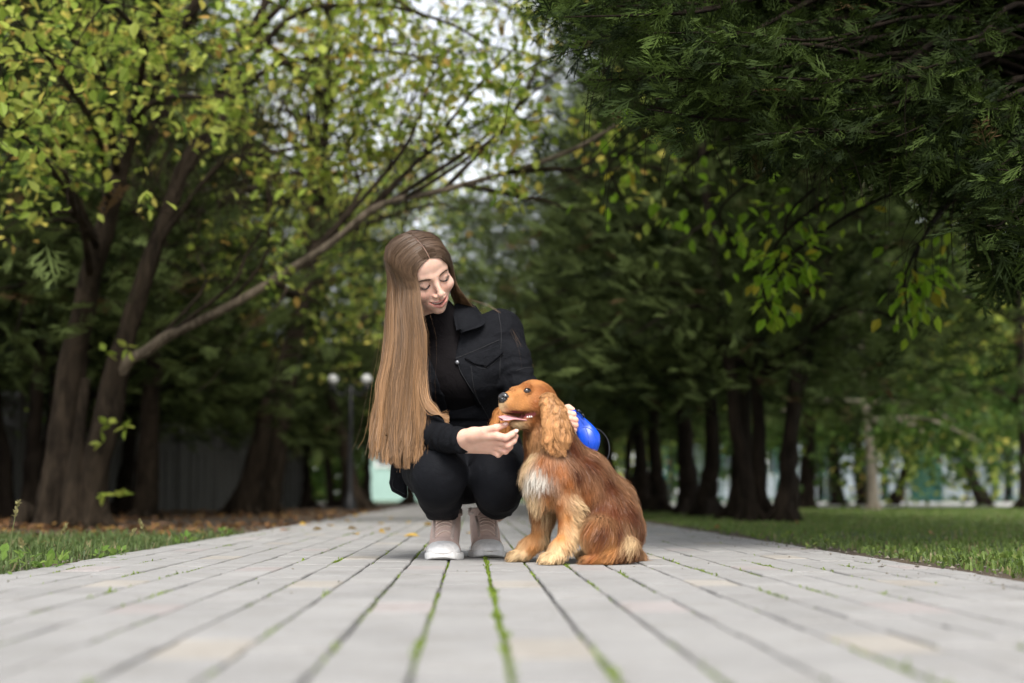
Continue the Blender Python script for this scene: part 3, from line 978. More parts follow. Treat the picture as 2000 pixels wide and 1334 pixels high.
# ================================================================== the near evergreen whose branches hang in from the right
def near_cypress():
    root = empty('overhanging_cypress', (2.75, 5.4, 0))
    tag(root, 'feathery evergreen whose near branches hang over the path above the lawn edge', 'tree')
    w, bag = Bag(), Bag()
    T, _ = limb(w, [(2.75, 5.4, -0.1), (2.72, 5.4, 0.8), (2.7, 5.4, 2.0), (2.7, 5.4, 3.6), (2.7, 5.4, 5.2)], 0.17, 0.03, 12)
    low = catmull([(1040, -160), (1085, 30), (1120, 150), (1200, 300), (1310, 310), (1450, 340), (1560, 360), (1700, 400), (1830, 450), (1930, 520), (2060, 640)], 60)
    rg = np.random.default_rng(5)
    tgt = []
    while len(tgt) < 270:
        x = 1050 + 1150 * rg.random()
        Y = 4.0 + 3.0 * rg.random() ** 1.1
        yb = np.interp(x, low[:, 0], low[:, 1]) - 25 - (Y - 3.9) * 5 - 60 * rg.random() ** 2
        y = -420 + (yb + 420) * rg.random() ** 0.6
        tgt.append((x, y, Y))
    for i in range(60):                        # the sharp outer tips nearest the lens side
        x = 1090 + 900 * rg.random()
        tgt.append((x, min(np.interp(x, low[:, 0], low[:, 1]) - 60 - 230 * rg.random(), 330 + 250 * rg.random()), 3.75 + 0.4 * rg.random()))
    pos, dr, sz, lit_side = [], [], [], []
    for (x, y, Y) in tgt:
        e = P(x, y, Y)
        zt = np.clip(e[2] + 0.1 + 0.25 * rg.random(), 0.7, 5.0)
        st = np.array([2.7, 5.4, zt])
        dirh = e - st
        mid = st + dirh * 0.55 + [0, 0, 0.12 + 0.1 * rg.random()] + rg.normal(0, 0.06, 3)
        p, _ = limb(w, [st, mid, st + dirh * 0.85 + rg.normal(0, 0.03, 3) + [0, 0, 0.05], e], 0.014 + 0.008 * rg.random(), 0.0016, 5, n=16)
        m = 30
        k = 0.34 + 0.70 * rg.random(m) ** 0.75
        ii = np.minimum((k * 15).astype(int), 14)
        b = p[ii] + (p[ii + 1] - p[ii]) * rg.random((m, 1)) + rg.normal(0, 0.035, (m, 3))
        t = nrm(p[ii + 1] - p[ii])
        d = t * 0.6 + rg.normal(0, 0.65, (m, 3)) + [-0.05, -0.25, -0.12]
        pos.append(b); dr.append(d); sz.append(0.055 + 0.07 * rg.random(m))
        lit_side.append(np.clip(1.0 - (x - 1050) / 700, 0, 1) * np.ones(m))
    # fine hanging bare twigs
    for i in range(90):
        x = 1150 + 850 * rg.random()
        yb = np.interp(x, low[:, 0], low[:, 1])
        a = P(x, yb - 60 - 260 * rg.random(), 3.9 + 0.9 * rg.random())
        sw = rg.normal(0, 0.05, 2)
        p = catmull([a, a + [sw[0], sw[1], -0.05], a + [sw[0] * 2.2, sw[1] * 1.5, -0.14], a + [sw[0] * 2.5, sw[1], -0.2 - 0.12 * rg.random()]], 9)
        V, F = tube(p, np.linspace(0.0017, 0.0007, 9), 4)
        w.add(V, F)
    w.obj('trunk', M_BARK_DARK, root)
    pos, dr, sz, lit_side = [np.concatenate(v) for v in (pos, dr, sz, lit_side)]
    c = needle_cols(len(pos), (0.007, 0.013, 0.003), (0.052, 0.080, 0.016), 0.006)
    c = c * (1 + 0.7 * lit_side[:, None] * rg.random((len(pos), 1)))  # sky-lit sprays on the path side painted lighter
    near = pos[:, 1] < 4.6
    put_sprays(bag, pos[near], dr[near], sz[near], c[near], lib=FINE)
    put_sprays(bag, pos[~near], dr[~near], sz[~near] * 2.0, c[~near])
    # the crown goes on above the frame
    n = 2400
    zz = 2.0 + 3.6 * rg.random(n)
    rr = (2.3 - 0.42 * (zz - 2.0)) * np.sqrt(rg.random(n)) ** 0.7
    a = rg.random(n) * 6.283
    q = np.c_[2.7 + rr * np.cos(a), 5.4 + rr * np.sin(a), zz]
    put_sprays(bag, q, nrm(q - [2.7, 5.4, 1.5]) + rg.normal(0, 0.4, (n, 3)), 0.22 + 0.15 * rg.random(n), needle_cols(n))
    bag.obj('crown', M_NEEDLE, root, smooth=False)
near_cypress()

# ---------------- leafy twigs of a broadleaf tree hanging down in front of the evergreens
def ash_sapling():
    root = empty('ash_tree', (3.1, 7.6, 0))
    tag(root, 'broadleaf tree with bright green drooping leaf sprays between the evergreens', 'tree')
    w, bag = Bag(), Bag()
    limb(w, [(3.1, 7.6, -0.1), (3.1, 7.6, 1.2), (3.0, 7.5, 2.6), (2.9, 7.4, 4.0)], 0.09, 0.03, 10)
    mix = [((0.22, 0.38, 0.025), 0.6), ((0.30, 0.42, 0.035), 0.3), ((0.44, 0.38, 0.04), 0.1)]
    for (x, y, Y, n, sp) in ((1525, 520, 6.3, 60, 0.10), (1505, 590, 6.2, 24, 0.06), (1545, 465, 6.4, 40, 0.11), (1790, 545, 6.2, 46, 0.10), (1770, 580, 6.1, 20, 0.06),
                             (1420, 440, 7.2, 30, 0.15), (1350, 370, 7.4, 26, 0.15), (1210, 350, 7.3, 26, 0.12), (1650, 380, 7.2, 14, 0.15), (1850, 480, 6.8, 16, 0.12)):
        e = P(x, y, Y)
        st = np.array([3.0, 7.5, max(e[2] + 0.6, 1.6)])
        limb(w, [st, (st + e) / 2 + [0, 0, 0.35], e + [0.03, 0.02, 0.16], e - [0, 0, 0.08]], 0.016, 0.004, 6, n=16)
        c = e + RNG.normal(0, sp, (n, 3)) * [0.8, 0.6, 1.1]
        d = nrm(c - e) * 0.5 + RNG.normal(0, 0.4, (n, 3)) + [0, 0, -0.7]
        V, F, C = leaves(c, d, 0.072 * (0.6 + 0.7 * RNG.random(n)), leaf_cols(n, mix))
        bag.add(V, F, C)
    w.obj('trunk', M_BARK_DARK, root)
    n = 1500
    q = np.array([3.0, 7.5, 3.8]) + RNG.normal(0, 1, (n, 3)) * [1.0, 1.0, 0.8]
    V, F, C = leaves(q, RNG.normal(0, 1, (n, 3)) + [0, 0, -0.4], 0.09 + 0.04 * RNG.random(n), leaf_cols(n, mix))
    bag.add(V, F, C)
    bag.obj('crown', M_LEAF, root, smooth=False)
ash_sapling()

# ---------------- broadleaf trees
def broadleaf(label, H, rad, z0, nleaf, seed, lean=0.0, bark=None, mix=LEAF_MIX, tr=0.14, size=0.13):
    rg = np.random.default_rng(seed)
    root = empty('broadleaf_tree', (0, 0, 0))
    tag(root, label, 'tree')
    w, bag = Bag(), Bag()
    T, _ = limb(w, [(0, 0, -0.1), (lean * 0.3, 0, H * 0.15), (lean * 0.8, 0.03, H * 0.4), (lean, 0, H * 0.85)], tr, 0.03, 10)
    for s in range(4):
        a = s * 1.57 + rg.random()
        limb(w, [(0, 0, 0.22), (math.cos(a) * tr, math.sin(a) * tr, 0.04), (math.cos(a) * tr * 2, math.sin(a) * tr * 2, -0.05)], tr * 0.5, tr * 0.2, 6)
    ends = []
    for i in range(26):
        z = z0 + (H * 0.85 - z0) * rg.random()
        k = np.argmin(np.abs(T[:, 2] - z))
        a = rg.random() * 6.283
        rr = rad * (0.5 + 0.6 * rg.random())
        e = T[k] + [math.cos(a) * rr, math.sin(a) * rr, 0.2 + 0.8 * rg.random() - (0.9 if z < z0 + 0.6 else 0)]
        p, _ = limb(w, [T[k], T[k] * 0.5 + e * 0.5 + [0, 0, 0.2], e], 0.04, 0.008, 5, n=8)
        ends += [p[3], p[5], p[7], p[7] + rg.normal(0, 0.3, 3)]
    ends = np.array(ends)
    w.obj('trunk', bark or M_BARK_DARK, root)
    c = ends[rg.integers(0, len(ends), nleaf)] + rg.normal(0, 0.34, (nleaf, 3))
    V, F, C = leaves(c, rg.normal(0, 1, (nleaf, 3)) + [0, 0, -0.3], size * (0.6 + 0.7 * rg.random(nleaf)), leaf_cols(nleaf, mix))
    bag.add(V, F, C)
    bag.obj('crown', M_LEAF, root, smooth=False)
    return root
GREEN = [((0.045, 0.085, 0.018), 0.5), ((0.08, 0.135, 0.026), 0.4), ((0.15, 0.18, 0.035), 0.1)]
b0 = broadleaf('dark stemmed lawn tree standing before the pale plaza', 6.5, 2.0, 1.35, 5200, 31, 0.3, mix=GREEN)
b1 = broadleaf('pale barked slim tree on the lawn', 5.0, 1.6, 0.95, 4600, 32, -0.1, M_BARK_PALE, mix=GREEN, tr=0.085)
b2 = broadleaf('leaning lawn tree with yellowing leaves', 5.5, 1.8, 1.3, 4600, 33, 1.1, mix=LEAF_MIX, tr=0.11)
b3 = broadleaf('bare twigged maple with sparse yellow leaves behind the long limb', 7.0, 2.6, 2.0, 3000, 34, 0.9, M_BARK_MAPLE, tr=0.14, size=0.10)
def stand(src, first, loc, rz, s, label):
    o = src if first else copy_tree(src)
    o.location = tuple(loc); o.rotation_euler = (0, 0, rz); o.scale = (s, s, s); o['label'] = label
    return o
stand(b0, 1, gp(1572, 20.0), 0.4, 1.0, 'thick dark stemmed lawn tree nearest the evergreen row')
stand(b0, 0, gp(1638, 27.0), 2.0, 1.0, 'straight dark stemmed lawn tree beside the pale barked one')
stand(b0, 0, gp(1688, 26.0), 3.2, 1.0, 'dark stemmed lawn tree directly behind the pale barked one')
stand(b1, 1, gp(1706, 18.5), 0.0, 1.0, 'slim pale barked tree standing on the lawn')
stand(b2, 1, gp(1745, 27.0), 0.2, 1.0, 'leaning lawn tree with yellowing leaves')
stand(b2, 0, gp(1925, 25.0), 2.5, 1.1, 'yellowing lawn tree in front of the wire fence')
stand(b0, 0, gp(2010, 20.0), 1.2, 1.1, 'dark stemmed lawn tree by the wire fence')
stand(b0, 0, gp(1440, 30.0), 4.2, 1.1, 'dark stemmed tree seen between the evergreen stems')
stand(b2, 0, gp(1270, 36.0), 4.0, 1.1, 'far yellowing tree seen between the evergreen stems')
stand(b3, 1, gp(470, 15.0), 0.0, 1.0, 'leaning maple with sparse yellow leaves behind the long bare limb')
stand(b3, 0, gp(520, 16.5), 1.0, 0.95, 'second leaning maple close behind the leaning one')
stand(b3, 0, gp(700, 13.0 + 9), 3.0, 1.0, 'sparse yellow maple beyond the lamp post')
stand(b3, 0, gp(285, 12.5), 5.0, 0.85, 'grey stemmed maple directly behind the forked maple')

for x, Y, s_, l in ((1600, 39.0, 0.36, 'round shrub before the wire fence behind the straight lawn tree'), (1765, 39.5, 0.38, 'round shrub before the wire fence behind the leaning lawn tree'), (1890, 39.0, 0.42, 'round shrub before the wire fence beside the green gate'),
                    (1965, 37.5, 0.38, 'round shrub at the plaza edge by the wire fence'), (1480, 39.5, 0.40, 'round shrub seen between the evergreen stems'), (1350, 41.0, 0.42, 'far round shrub seen between the evergreen stems')):
    stand(b0, 0, gp(x, Y), x, s_, l)['category'] = 'shrub'
# ---------------- far wood closing the view
def wood_belt(name, label, y0, y1, x0, x1, H, n, seed, zmin=0.0, size=0.4):
    rg = np.random.default_rng(seed)
    bag = Bag()
    q = np.c_[x0 + (x1 - x0) * rg.random(n), y0 + (y1 - y0) * rg.random(n), H * rg.random(n) ** 0.9]
    top = H * (0.72 + 0.28 * vnoise(np.c_[q[:, 0], q[:, 1], 0 * q[:, 0]], 0.35, seed))
    q[:, 2] = zmin + q[:, 2] / H * (top - zmin)
    V, F, C = leaves(q, rg.normal(0, 1, (n, 3)), size * (0.7 + 0.6 * rg.random(n)), leaf_cols(n, GREEN))
    bag.add(V, F, C)
    for i in range(int((x1 - x0) / 2.2)):
        x = x0 + (x1 - x0) * rg.random(); y = y0 + (y1 - y0) * rg.random()
        Vt, Ft = tube(np.array([(x, y, -0.1), (x + 0.1, y, H * 0.4), (x, y, H * 0.75)]), [0.16, 0.12, 0.05], 6)
        bag.add(Vt, Ft, (0.04, 0.03, 0.022))
    o = bag.obj(name, M_LEAF, smooth=False)
    return tag(o, label, 'wood', kind='stuff')
wood_belt('far_wood', 'dark wood behind the concrete fence', 27, 36, -28, -5.2, 8.0, 20000, 41, 0.0, 0.55)
wood_belt('hedge', 'low dark hedge between the fence and the end of the path', 36.5, 39.5, -14, -2.9, 2.3, 5000, 47, 0.0, 0.28)
wood_belt('far_wood', 'distant wood behind the pale plaza', 100, 112, -60, 70, 15.0, 14000, 43, 0.0, 1.3)
wood_belt('far_wood', 'wood of the sports ground with low branches above the wire fence', 46, 56, 2, 46, 10.0, 15000, 44, 2.0, 0.7)

# ---------------- concrete fence behind the maple
M_CONC = plain('weathered_concrete', (0.11, 0.107, 0.10), 0.9, 0.2, noise=3.0, bmp=(0.4, 0.02))
def concrete_fence():
    a, b = np.array([-4.9, 9.0]), np.array([-2.9, 24.0])
    L = np.linalg.norm(b - a); d = (b - a) / L; nn = np.array([d[1], -d[0]])
    root = empty('concrete_fence', (a[0], a[1], 0))
    tag(root, 'grey precast concrete fence with pierced top band behind the maple', 'fence')
    n = 10
    rot = np.array([[d[0], d[1], 0], [nn[0], nn[1], 0], [0, 0, 1.0]])
    def bx(c, h):
        V = np.array([[sx, sy, sz] for sx in (-1, 1) for sy in (-1, 1) for sz in (-1, 1)], float) * h
        V = (V + c) @ rot + [a[0], a[1], 0]
        return V, np.array([(0, 1, 3, 2), (4, 6, 7, 5), (0, 4, 5, 1), (2, 3, 7, 6), (0, 2, 6, 4), (1, 5, 7, 3)])
    w = L / n
    for i in range(n + 1):
        g = Bag(); g.add(*bx(np.array([i * w, 0, 0.50]), np.array([0.06, 0.075, 0.60])))
        g.add(*bx(np.array([i * w, 0, 1.12]), np.array([0.075, 0.09, 0.025])))
        g.obj('post', M_CONC, root, smooth=False)
    for i in range(n):
        x0 = i * w
        g = Bag(); g.add(*bx(np.array([x0 + w / 2, 0, 0.36]), np.array([w / 2 - 0.065, 0.03, 0.42])))
        pan = g.obj('panel', M_CONC, root, smooth=False)
        for k in range(5):
            g = Bag(); g.add(*bx(np.array([x0 + w * (k + 0.5) / 5, 0.035, 0.36]), np.array([0.035, 0.018, 0.36])))
            g.obj('rib', M_CONC, pan, smooth=False)
        g = Bag()
        g.add(*bx(np.array([x0 + w / 2, 0, 1.04]), np.array([w / 2 - 0.065, 0.035, 0.03])))
        g.add(*bx(np.array([x0 + w / 2, 0, 0.80]), np.array([w / 2 - 0.065, 0.036, 0.022])))
        for k in range(9):                       # crossed bars of the pierced band
            xc = x0 + w * (k + 0.5) / 9
            for s in (-1, 1):
                p0 = np.array([xc - s * w / 18, 0, 0.81]); p1 = np.array([xc + s * w / 18, 0, 1.02])
                V, F = tube(np.array([p0, (p0 + p1) / 2, p1]) @ rot + [a[0], a[1], 0], 0.014, 5)
                g.add(V, F)
        g.obj('lattice', M_CONC, root, smooth=False)
concrete_fence()

# ---------------- lamp post with two white globes
M_IRON = plain('black_iron', (0.012, 0.012, 0.013), 0.5, 0.5)
M_GLOBE = plain('opal_glass', (0.82, 0.82, 0.80), 0.25, 0.5, noise=3)
def lathe(prof, sides=16):
    ang = np.arange(sides) * 2 * math.pi / sides
    pr = np.asarray(prof, float)
    V = np.stack([pr[:, :1] * np.cos(ang), pr[:, :1] * np.sin(ang), np.repeat(pr[:, 1:], sides, 1)], -1).reshape(-1, 3)
    i = np.arange(len(pr) - 1)[:, None] * sides; j = np.arange(sides)[None]; j2 = (j + 1) % sides
    return V, np.stack([i + j, i + j2, i + sides + j2, i + sides + j], -1).reshape(-1, 4)
def lamp_post():
    b = np.array(gp(683, 17.5))
    root = empty('lamp_post', b)
    tag(root, 'black park lamp post carrying two white globes', 'lamp')
    top = P(683, 752, 17.5)[2]
    V, F = lathe([(0.08, 0), (0.08, 0.10), (0.05, 0.16), (0.035, 0.25), (0.026, 1.0), (0.022, top), (0.0, top + 0.02)])
    wobj('post', V + b, F, M_IRON, root)
    for px in (651, 716):
        g = P(px, 741, 17.5)
        V, F = tube(catmull([b + [0, 0, top - 0.02], (b + [0, 0, top] + g) / 2 + [0, 0, -0.16], g + [0, 0, -0.12]], 9), 0.014, 8)
        arm = wobj('arm', V, F, M_IRON, root)
        V, F = lathe([(0.04, -0.13), (0.05, -0.09), (0.035, -0.075)])
        wobj('collar', V + g, F, M_IRON, arm)
        th = np.linspace(-1.35, 1.57, 12)
        V, F = lathe(np.c_[0.064 * np.cos(th), 0.064 * np.sin(th)])
        wobj('globe', V + g, F, M_GLOBE, root)
lamp_post()

# ---------------- plaza beyond the lawn, its wire fence, far buildings
M_PLAZA = plain('pale_paving', (0.42, 0.41, 0.39), 0.85, 0.3, noise=0.8)
sheet('plaza', 2.8, 60, 24.0, 38.0, -0.008, M_PLAZA)
sheet('crossing_path', -14, 2.8, 34.0, 38.0, -0.004, M_PLAZA)
M_TEAL = plain('green_painted_steel', (0.012, 0.075, 0.062), 0.5, 0.4)
def bxw(c, h):
    V = np.array([[sx, sy, sz] for sx in (-1, 1) for sy in (-1, 1) for sz in (-1, 1)], float) * h + c
    return V, np.array([(0, 1, 3, 2), (4, 6, 7, 5), (0, 4, 5, 1), (2, 3, 7, 6), (0, 2, 6, 4), (1, 5, 7, 3)])
def wire_fence():
    root = empty('wire_fence', (10.0, 41.0, 0))
    tag(root, 'green steel wire fence of the sports ground beyond the plaza', 'fence')
    for i in range(13):
        x = 4.0 + i * 1.6
        g = Bag(); g.add(*bxw(np.array([x, 41, 0.75]), np.array([0.035, 0.035, 0.8])))
        g.obj('post', M_TEAL, root, smooth=False)
    for i in range(12):
        x = 4.0 + i * 1.6
        g = Bag()
        for z in (0.1, 0.8, 1.5): g.add(*bxw(np.array([x + 0.8, 41, z]), np.array([0.76, 0.015, 0.015])))
        for k in range(15): g.add(*bxw(np.array([x + 0.1 * (k + 1), 41.02, 0.8]), np.array([0.004, 0.004, 0.72])))
        g.obj('wire_panel', M_TEAL, root, smooth=False)
    g = Bag(); g.add(*bxw(np.array([13.1, 40.9, 0.78]), np.array([0.44, 0.05, 0.8])))
    g.obj('gate_panel', M_TEAL, root, smooth=False)
wire_fence()
M_PALE = plain('pale_render', (0.27, 0.30, 0.33), 0.8, 0.3, noise=0.5)
M_MINT = plain('mint_render', (0.30, 0.43, 0.39), 0.8, 0.3, noise=0.5)
M_DARKGLASS = plain('window_glass', (0.05, 0.06, 0.07), 0.15, 0.5)
M_ROOF = plain('brown_roof', (0.16, 0.09, 0.07), 0.8, 0.2)
def far_building(label, x0, x1, Y, H, mat, nw):
    root = empty('building', ((x0 + x1) / 2, Y, 0))
    tag(root, label, 'building')
    def part(name, c, h, m, par=root):
        V, F = bxw(np.array(c, float), np.array(h, float))
        return wobj(name, V, F, m, par, smooth=False)
    part('wall', ((x0 + x1) / 2, Y + 3, H / 2 - 0.1), ((x1 - x0) / 2, 3, H / 2 + 0.1), mat)
    part('roof', ((x0 + x1) / 2, Y + 3, H + 0.25), ((x1 - x0) / 2 + 0.3, 3.4, 0.2), M_ROOF)
    for i in range(nw):
        x = x0 + (x1 - x0) * (i + 0.5) / nw
        f = part('window', (x, Y - 0.03, 1.9), (0.6, 0.035, 0.7), M_GLOBE)
        part('pane', (x, Y - 0.05, 1.9), (0.52, 0.025, 0.62), M_DARKGLASS, f)
far_building('long pale blue building beyond the plaza', 12.0, 40.0, 72.0, 3.6, M_PALE, 12)
far_building('low mint green pavilion at the end of the path', -3.9, -1.9, 52.0, 3.2, M_MINT, 1)

# ---------------- fallen leaves
M_DRY = vcol_mat('fallen_leaf', 0.7, 0.25, 0.15)
DRYMIX = [((0.17, 0.085, 0.035), 0.45), ((0.28, 0.16, 0.05), 0.2), ((0.10, 0.055, 0.03), 0.35)]
def litter():
    n = 9000
    y = 5.4 + 13 * RNG.random(n) ** 1.2
    x = PX0 + 0.1 - (0.2 + 0.5 * y) * RNG.random(n)
    keep = vnoise(np.c_[x, y, 0 * x], 0.9, 21) > RNG.normal(-0.15, 0.3, n)
    x, y = x[keep], y[keep]; n = len(x)
    d = RNG.normal(0, 1, (n, 3)) * [1, 1, 0.25]
    V, F, C = leaves(np.c_[x, y, -0.020 + 0.018 * RNG.random(n)], d, 0.03 + 0.03 * RNG.random(n), leaf_cols(n, DRYMIX), 0.5)
    V[:, 2] = np.maximum(V[:, 2], -0.026)
    o = wobj('leaf_litter', V, F, M_DRY, col=C, smooth=False)
    tag(o, 'brown leaf litter on the soil under the maple', 'leaf litter', kind='stuff')
litter()
def fallen(x, Y, size, col, label, group):
    V, F, C = leaves(np.zeros((1, 3)), np.array([[math.cos(x), math.sin(x), 0.05]]), np.array([size]), np.array([col]), 0.35)
    V[:, 2] = V[:, 2] - V[:, 2].min() + 0.002
    me = mesh('fallen_leaf', V, F, False, C)
    p = P(x, 1000, Y)
    o = obj('fallen_leaf', me, M_DRY, loc=(p[0], Y, 0.001))
    tag(o, label, 'leaf', group)
for x, Y in ((640, 8.2), (672, 9.6), (700, 7.4), (735, 8.8), (700, 12.0), (640, 10.5), (764, 7.3), (800, 9.0), (770, 10.8), (820, 6.1), (752, 6.6), (610, 7.2), (585, 8.4), (720, 14.0), (690, 6.4), (910, 6.6), (850, 12.5), (955, 9.5), (930, 11.5), (845, 8.2)):
    fallen(x, Y, 0.045 + 0.03 * RNG.random(), np.array([0.42, 0.27, 0.06]) * (0.7 + 0.5 * RNG.random()), 'small dry yellow leaf lying on the pavers beyond the woman', 'dry leaves on the path')
for x, Y in ((1405, 7.6), (1820, 6.4), (1560, 9.0), (1250, 8.1)):
    fallen(x, Y, 0.05, (0.30, 0.15, 0.05), 'dry brown leaf lying at the lawn edge of the path', 'dry leaves at the lawn edge')

# ---------------- crumbs of soil and grit along the edges of the path
def grit():
    n = 1100
    side = RNG.random(n) < 0.7
    y = 2.0 + 6.5 * RNG.random(n) ** 1.3
    x = np.where(side, PX1 - 0.02 + 0.10 * RNG.normal(0, 1, n) + 0.06, PX0 - 0.02 - 0.05 * np.abs(RNG.normal(0, 1, n)))
    stray = RNG.random(n) < 0.12
    x[stray] = PX0 + (PX1 - PX0) * RNG.random(stray.sum())
    r = np.where(stray, 0.0012 + 0.0016 * RNG.random(n), 0.0015 + 0.006 * RNG.random(n) ** 4)
    base = np.array([(1, 0, 0), (0, 1, 0), (-1, 0, 0), (0, -1, 0), (0, 0, 0.8), (0, 0, -0.5)], float)
    T = np.array([(0, 1, 4), (1, 2, 4), (2, 3, 4), (3, 0, 4), (1, 0, 5), (2, 1, 5), (3, 2, 5), (0, 3, 5)])
    V = base[None] * (r[:, None] * (0.6 + 0.8 * RNG.random((n, 6))))[..., None] + np.c_[x, y, np.where((x > PX0) & (x < PX1), 0.0008, -0.006) + r * 0.3][:, None]
    F = T[None] + (np.arange(n) * 6)[:, None, None]
    c = np.array([0.17, 0.15, 0.12]) * (0.5 + RNG.random((n, 1)))
    o = wobj('grit', V.reshape(-1, 3), F.reshape(-1, 3), M_DRY, col=np.repeat(c, 6, 0), smooth=False)
    tag(o, 'crumbs of soil and grit along the path edges', 'grit', kind='stuff')
grit()
# ---------------- weeds along the edges of the path
def weed(x, y, hgt, n, size, label, group, cA=(0.11, 0.19, 0.035), cB=(0.22, 0.27, 0.07), nm='weed', stalk=False):
    root = empty(nm, (x, y, -0.012))
    tag(root, label, 'weed', group)
    w, bag = Bag(), Bag()
    for i in range(n):
        a = RNG.random() * 6.283
        e = np.array([math.cos(a) * hgt * 0.6 * RNG.random(), math.sin(a) * hgt * 0.6 * RNG.random(), hgt * (0.35 + 0.65 * RNG.random())])
        p = catmull([np.zeros(3), e * [0.3, 0.3, 0.6], e], 5) + [x, y, -0.02]
        V, F = tube(p, np.linspace(0.0016, 0.0008, 5), 4)
        w.add(V, F, (0.09, 0.13, 0.04))
        t = RNG.random()
        V, F, C = leaves(p[-1:], nrm(e[None] + [[0, 0, -0.3 * hgt]]) + RNG.normal(0, 0.4, (1, 3)), np.array([size * (0.6 + 0.7 * RNG.random())]), (np.array(cA) * (1 - t) + np.array(cB) * t)[None])
        bag.add(V, F, C)
    w.obj('stem', M_GRASS, root)
    bag.obj('foliage', M_LEAF, root, smooth=False)
for x, Y, h in ((1995, 3.45, 0.06), (1915, 3.75, 0.05), (1870, 3.9, 0.07), (1838, 3.75, 0.035), (1790, 4.1, 0.05), (1735, 4.35, 0.04), (1700, 4.4, 0.045), (1610, 4.75, 0.10), (1545, 4.7, 0.05), (1540, 5.4, 0.07), (1480, 5.8, 0.05), (1420, 6.4, 0.05), (1960, 3.7, 0.05)):
    p = P(x, 1000, Y)
    weed(max(p[0], PX1 - 0.03), Y, h * 0.75, 13, 0.017, 'low leafy weed rooted along the lawn edge of the path', 'weeds on the lawn edge')
for x, Y, h in ((45, 3.25, 0.10), (118, 3.45, 0.09), (230, 3.7, 0.06), (330, 4.3, 0.05), (250, 4.1, 0.06), (480, 6.2, 0.07), (395, 5.3, 0.07), (150, 3.6, 0.05)):
    p = P(x, 1000, Y)
    weed(min(p[0], PX0 + 0.01), Y, h * 0.7, 13, 0.028, 'broad leaved weed rooted in the verge before the forked maple', 'weeds on the maple verge', (0.13, 0.24, 0.04), (0.24, 0.34, 0.08))
for x, Y in ((1240, 4.15), (1430, 3.9), (1520, 3.75), (1560, 3.55), (1360, 3.3), (1530, 3.2), (1330, 2.75), (1600, 3.05), (1850, 2.9), (640, 3.7), (520, 3.55), (365, 3.45), (255, 2.9), (1650, 3.6)):
    p = P(x, 1000, Y)
    jx = round((p[0] - 0.04) / 0.1) * 0.1 + 0.04
    weed(jx, Y, 0.012, 8, 0.008, 'tiny green tuft sprouting from a paver joint', 'tufts in the paver joints', (0.12, 0.2, 0.03), (0.2, 0.27, 0.05), 'grass_tuft')
def seed_stalk(x, Y, h, lean):
    p0 = P(x, 1000, Y) * [1, 1, 0]
    root = empty('grass_stalk', p0 - [0, 0, 0.015])
    tag(root, 'thin flowering grass stalk in the maple verge', 'grass stalk', 'seeding grass stalks')
    p = catmull([p0 - [0, 0, 0.03], p0 + [lean * 0.3, 0, h * 0.5], p0 + [lean, 0, h]], 8)
    V, F = tube(p, np.linspace(0.0014, 0.0008, 8), 5)
    wobj('stem', V, F, M_GRASS, root, col=np.tile([0.16, 0.19, 0.07], (len(V), 1)))
    n = 26
    t = RNG.random(n)
    c = p[-1] - np.outer(t, p[-1] - p[-3])
    V, F, C = leaves(c, RNG.normal(0, 0.5, (n, 3)) + [0, 0, 1], np.full(n, 0.012), np.tile([0.30, 0.27, 0.12], (n, 1)))
    wobj('seed_head', V, F, M_GRASS, root, smooth=False, col=C)
for x, Y, h, l in ((20, 3.6, 0.16, 0.02), (58, 3.4, 0.07, -0.02), (245, 4.3, 0.07, 0.03), (290, 4.8, 0.09, -0.03), (110, 4.0, 0.09, 0.03)):
    seed_stalk(x, Y, h, l)
# ================================================================== THE CROUCHING WOMAN
def sample(S, X):
    q = (np.asarray(X) - S.lo) / S.h
    q = np.clip(q, 0, np.array(S.n) - 1.001)
    i = q.astype(int); f = q - i
    out = 0
    for dx in (0, 1):
        for dy in (0, 1):
            for dz in (0, 1):
                w = (f[..., 0] if dx else 1 - f[..., 0]) * (f[..., 1] if dy else 1 - f[..., 1]) * (f[..., 2] if dz else 1 - f[..., 2])
                out = out + w * S.d[i[..., 0] + dx, i[..., 1] + dy, i[..., 2] + dz]
    return out
def land(S, pts, y0, y1, off=0.0):
    """points of the surface S met when going from the front (small Y) to the back along the sight line of each (x, y)"""
    out = []
    Ys = np.arange(y0, y1, 0.0012)
    for x, y in pts:
        L = np.array([P(x, y, Y) for Y in (y0, y1)])
        X = L[0] + (L[1] - L[0]) * ((Ys - y0) / (y1 - y0))[:, None]
        d = sample(S, X) - off
        k = np.argmax(d < 0) if (d < 0).any() else len(Ys) - 1
        out.append(X[k])
    return np.array(out)
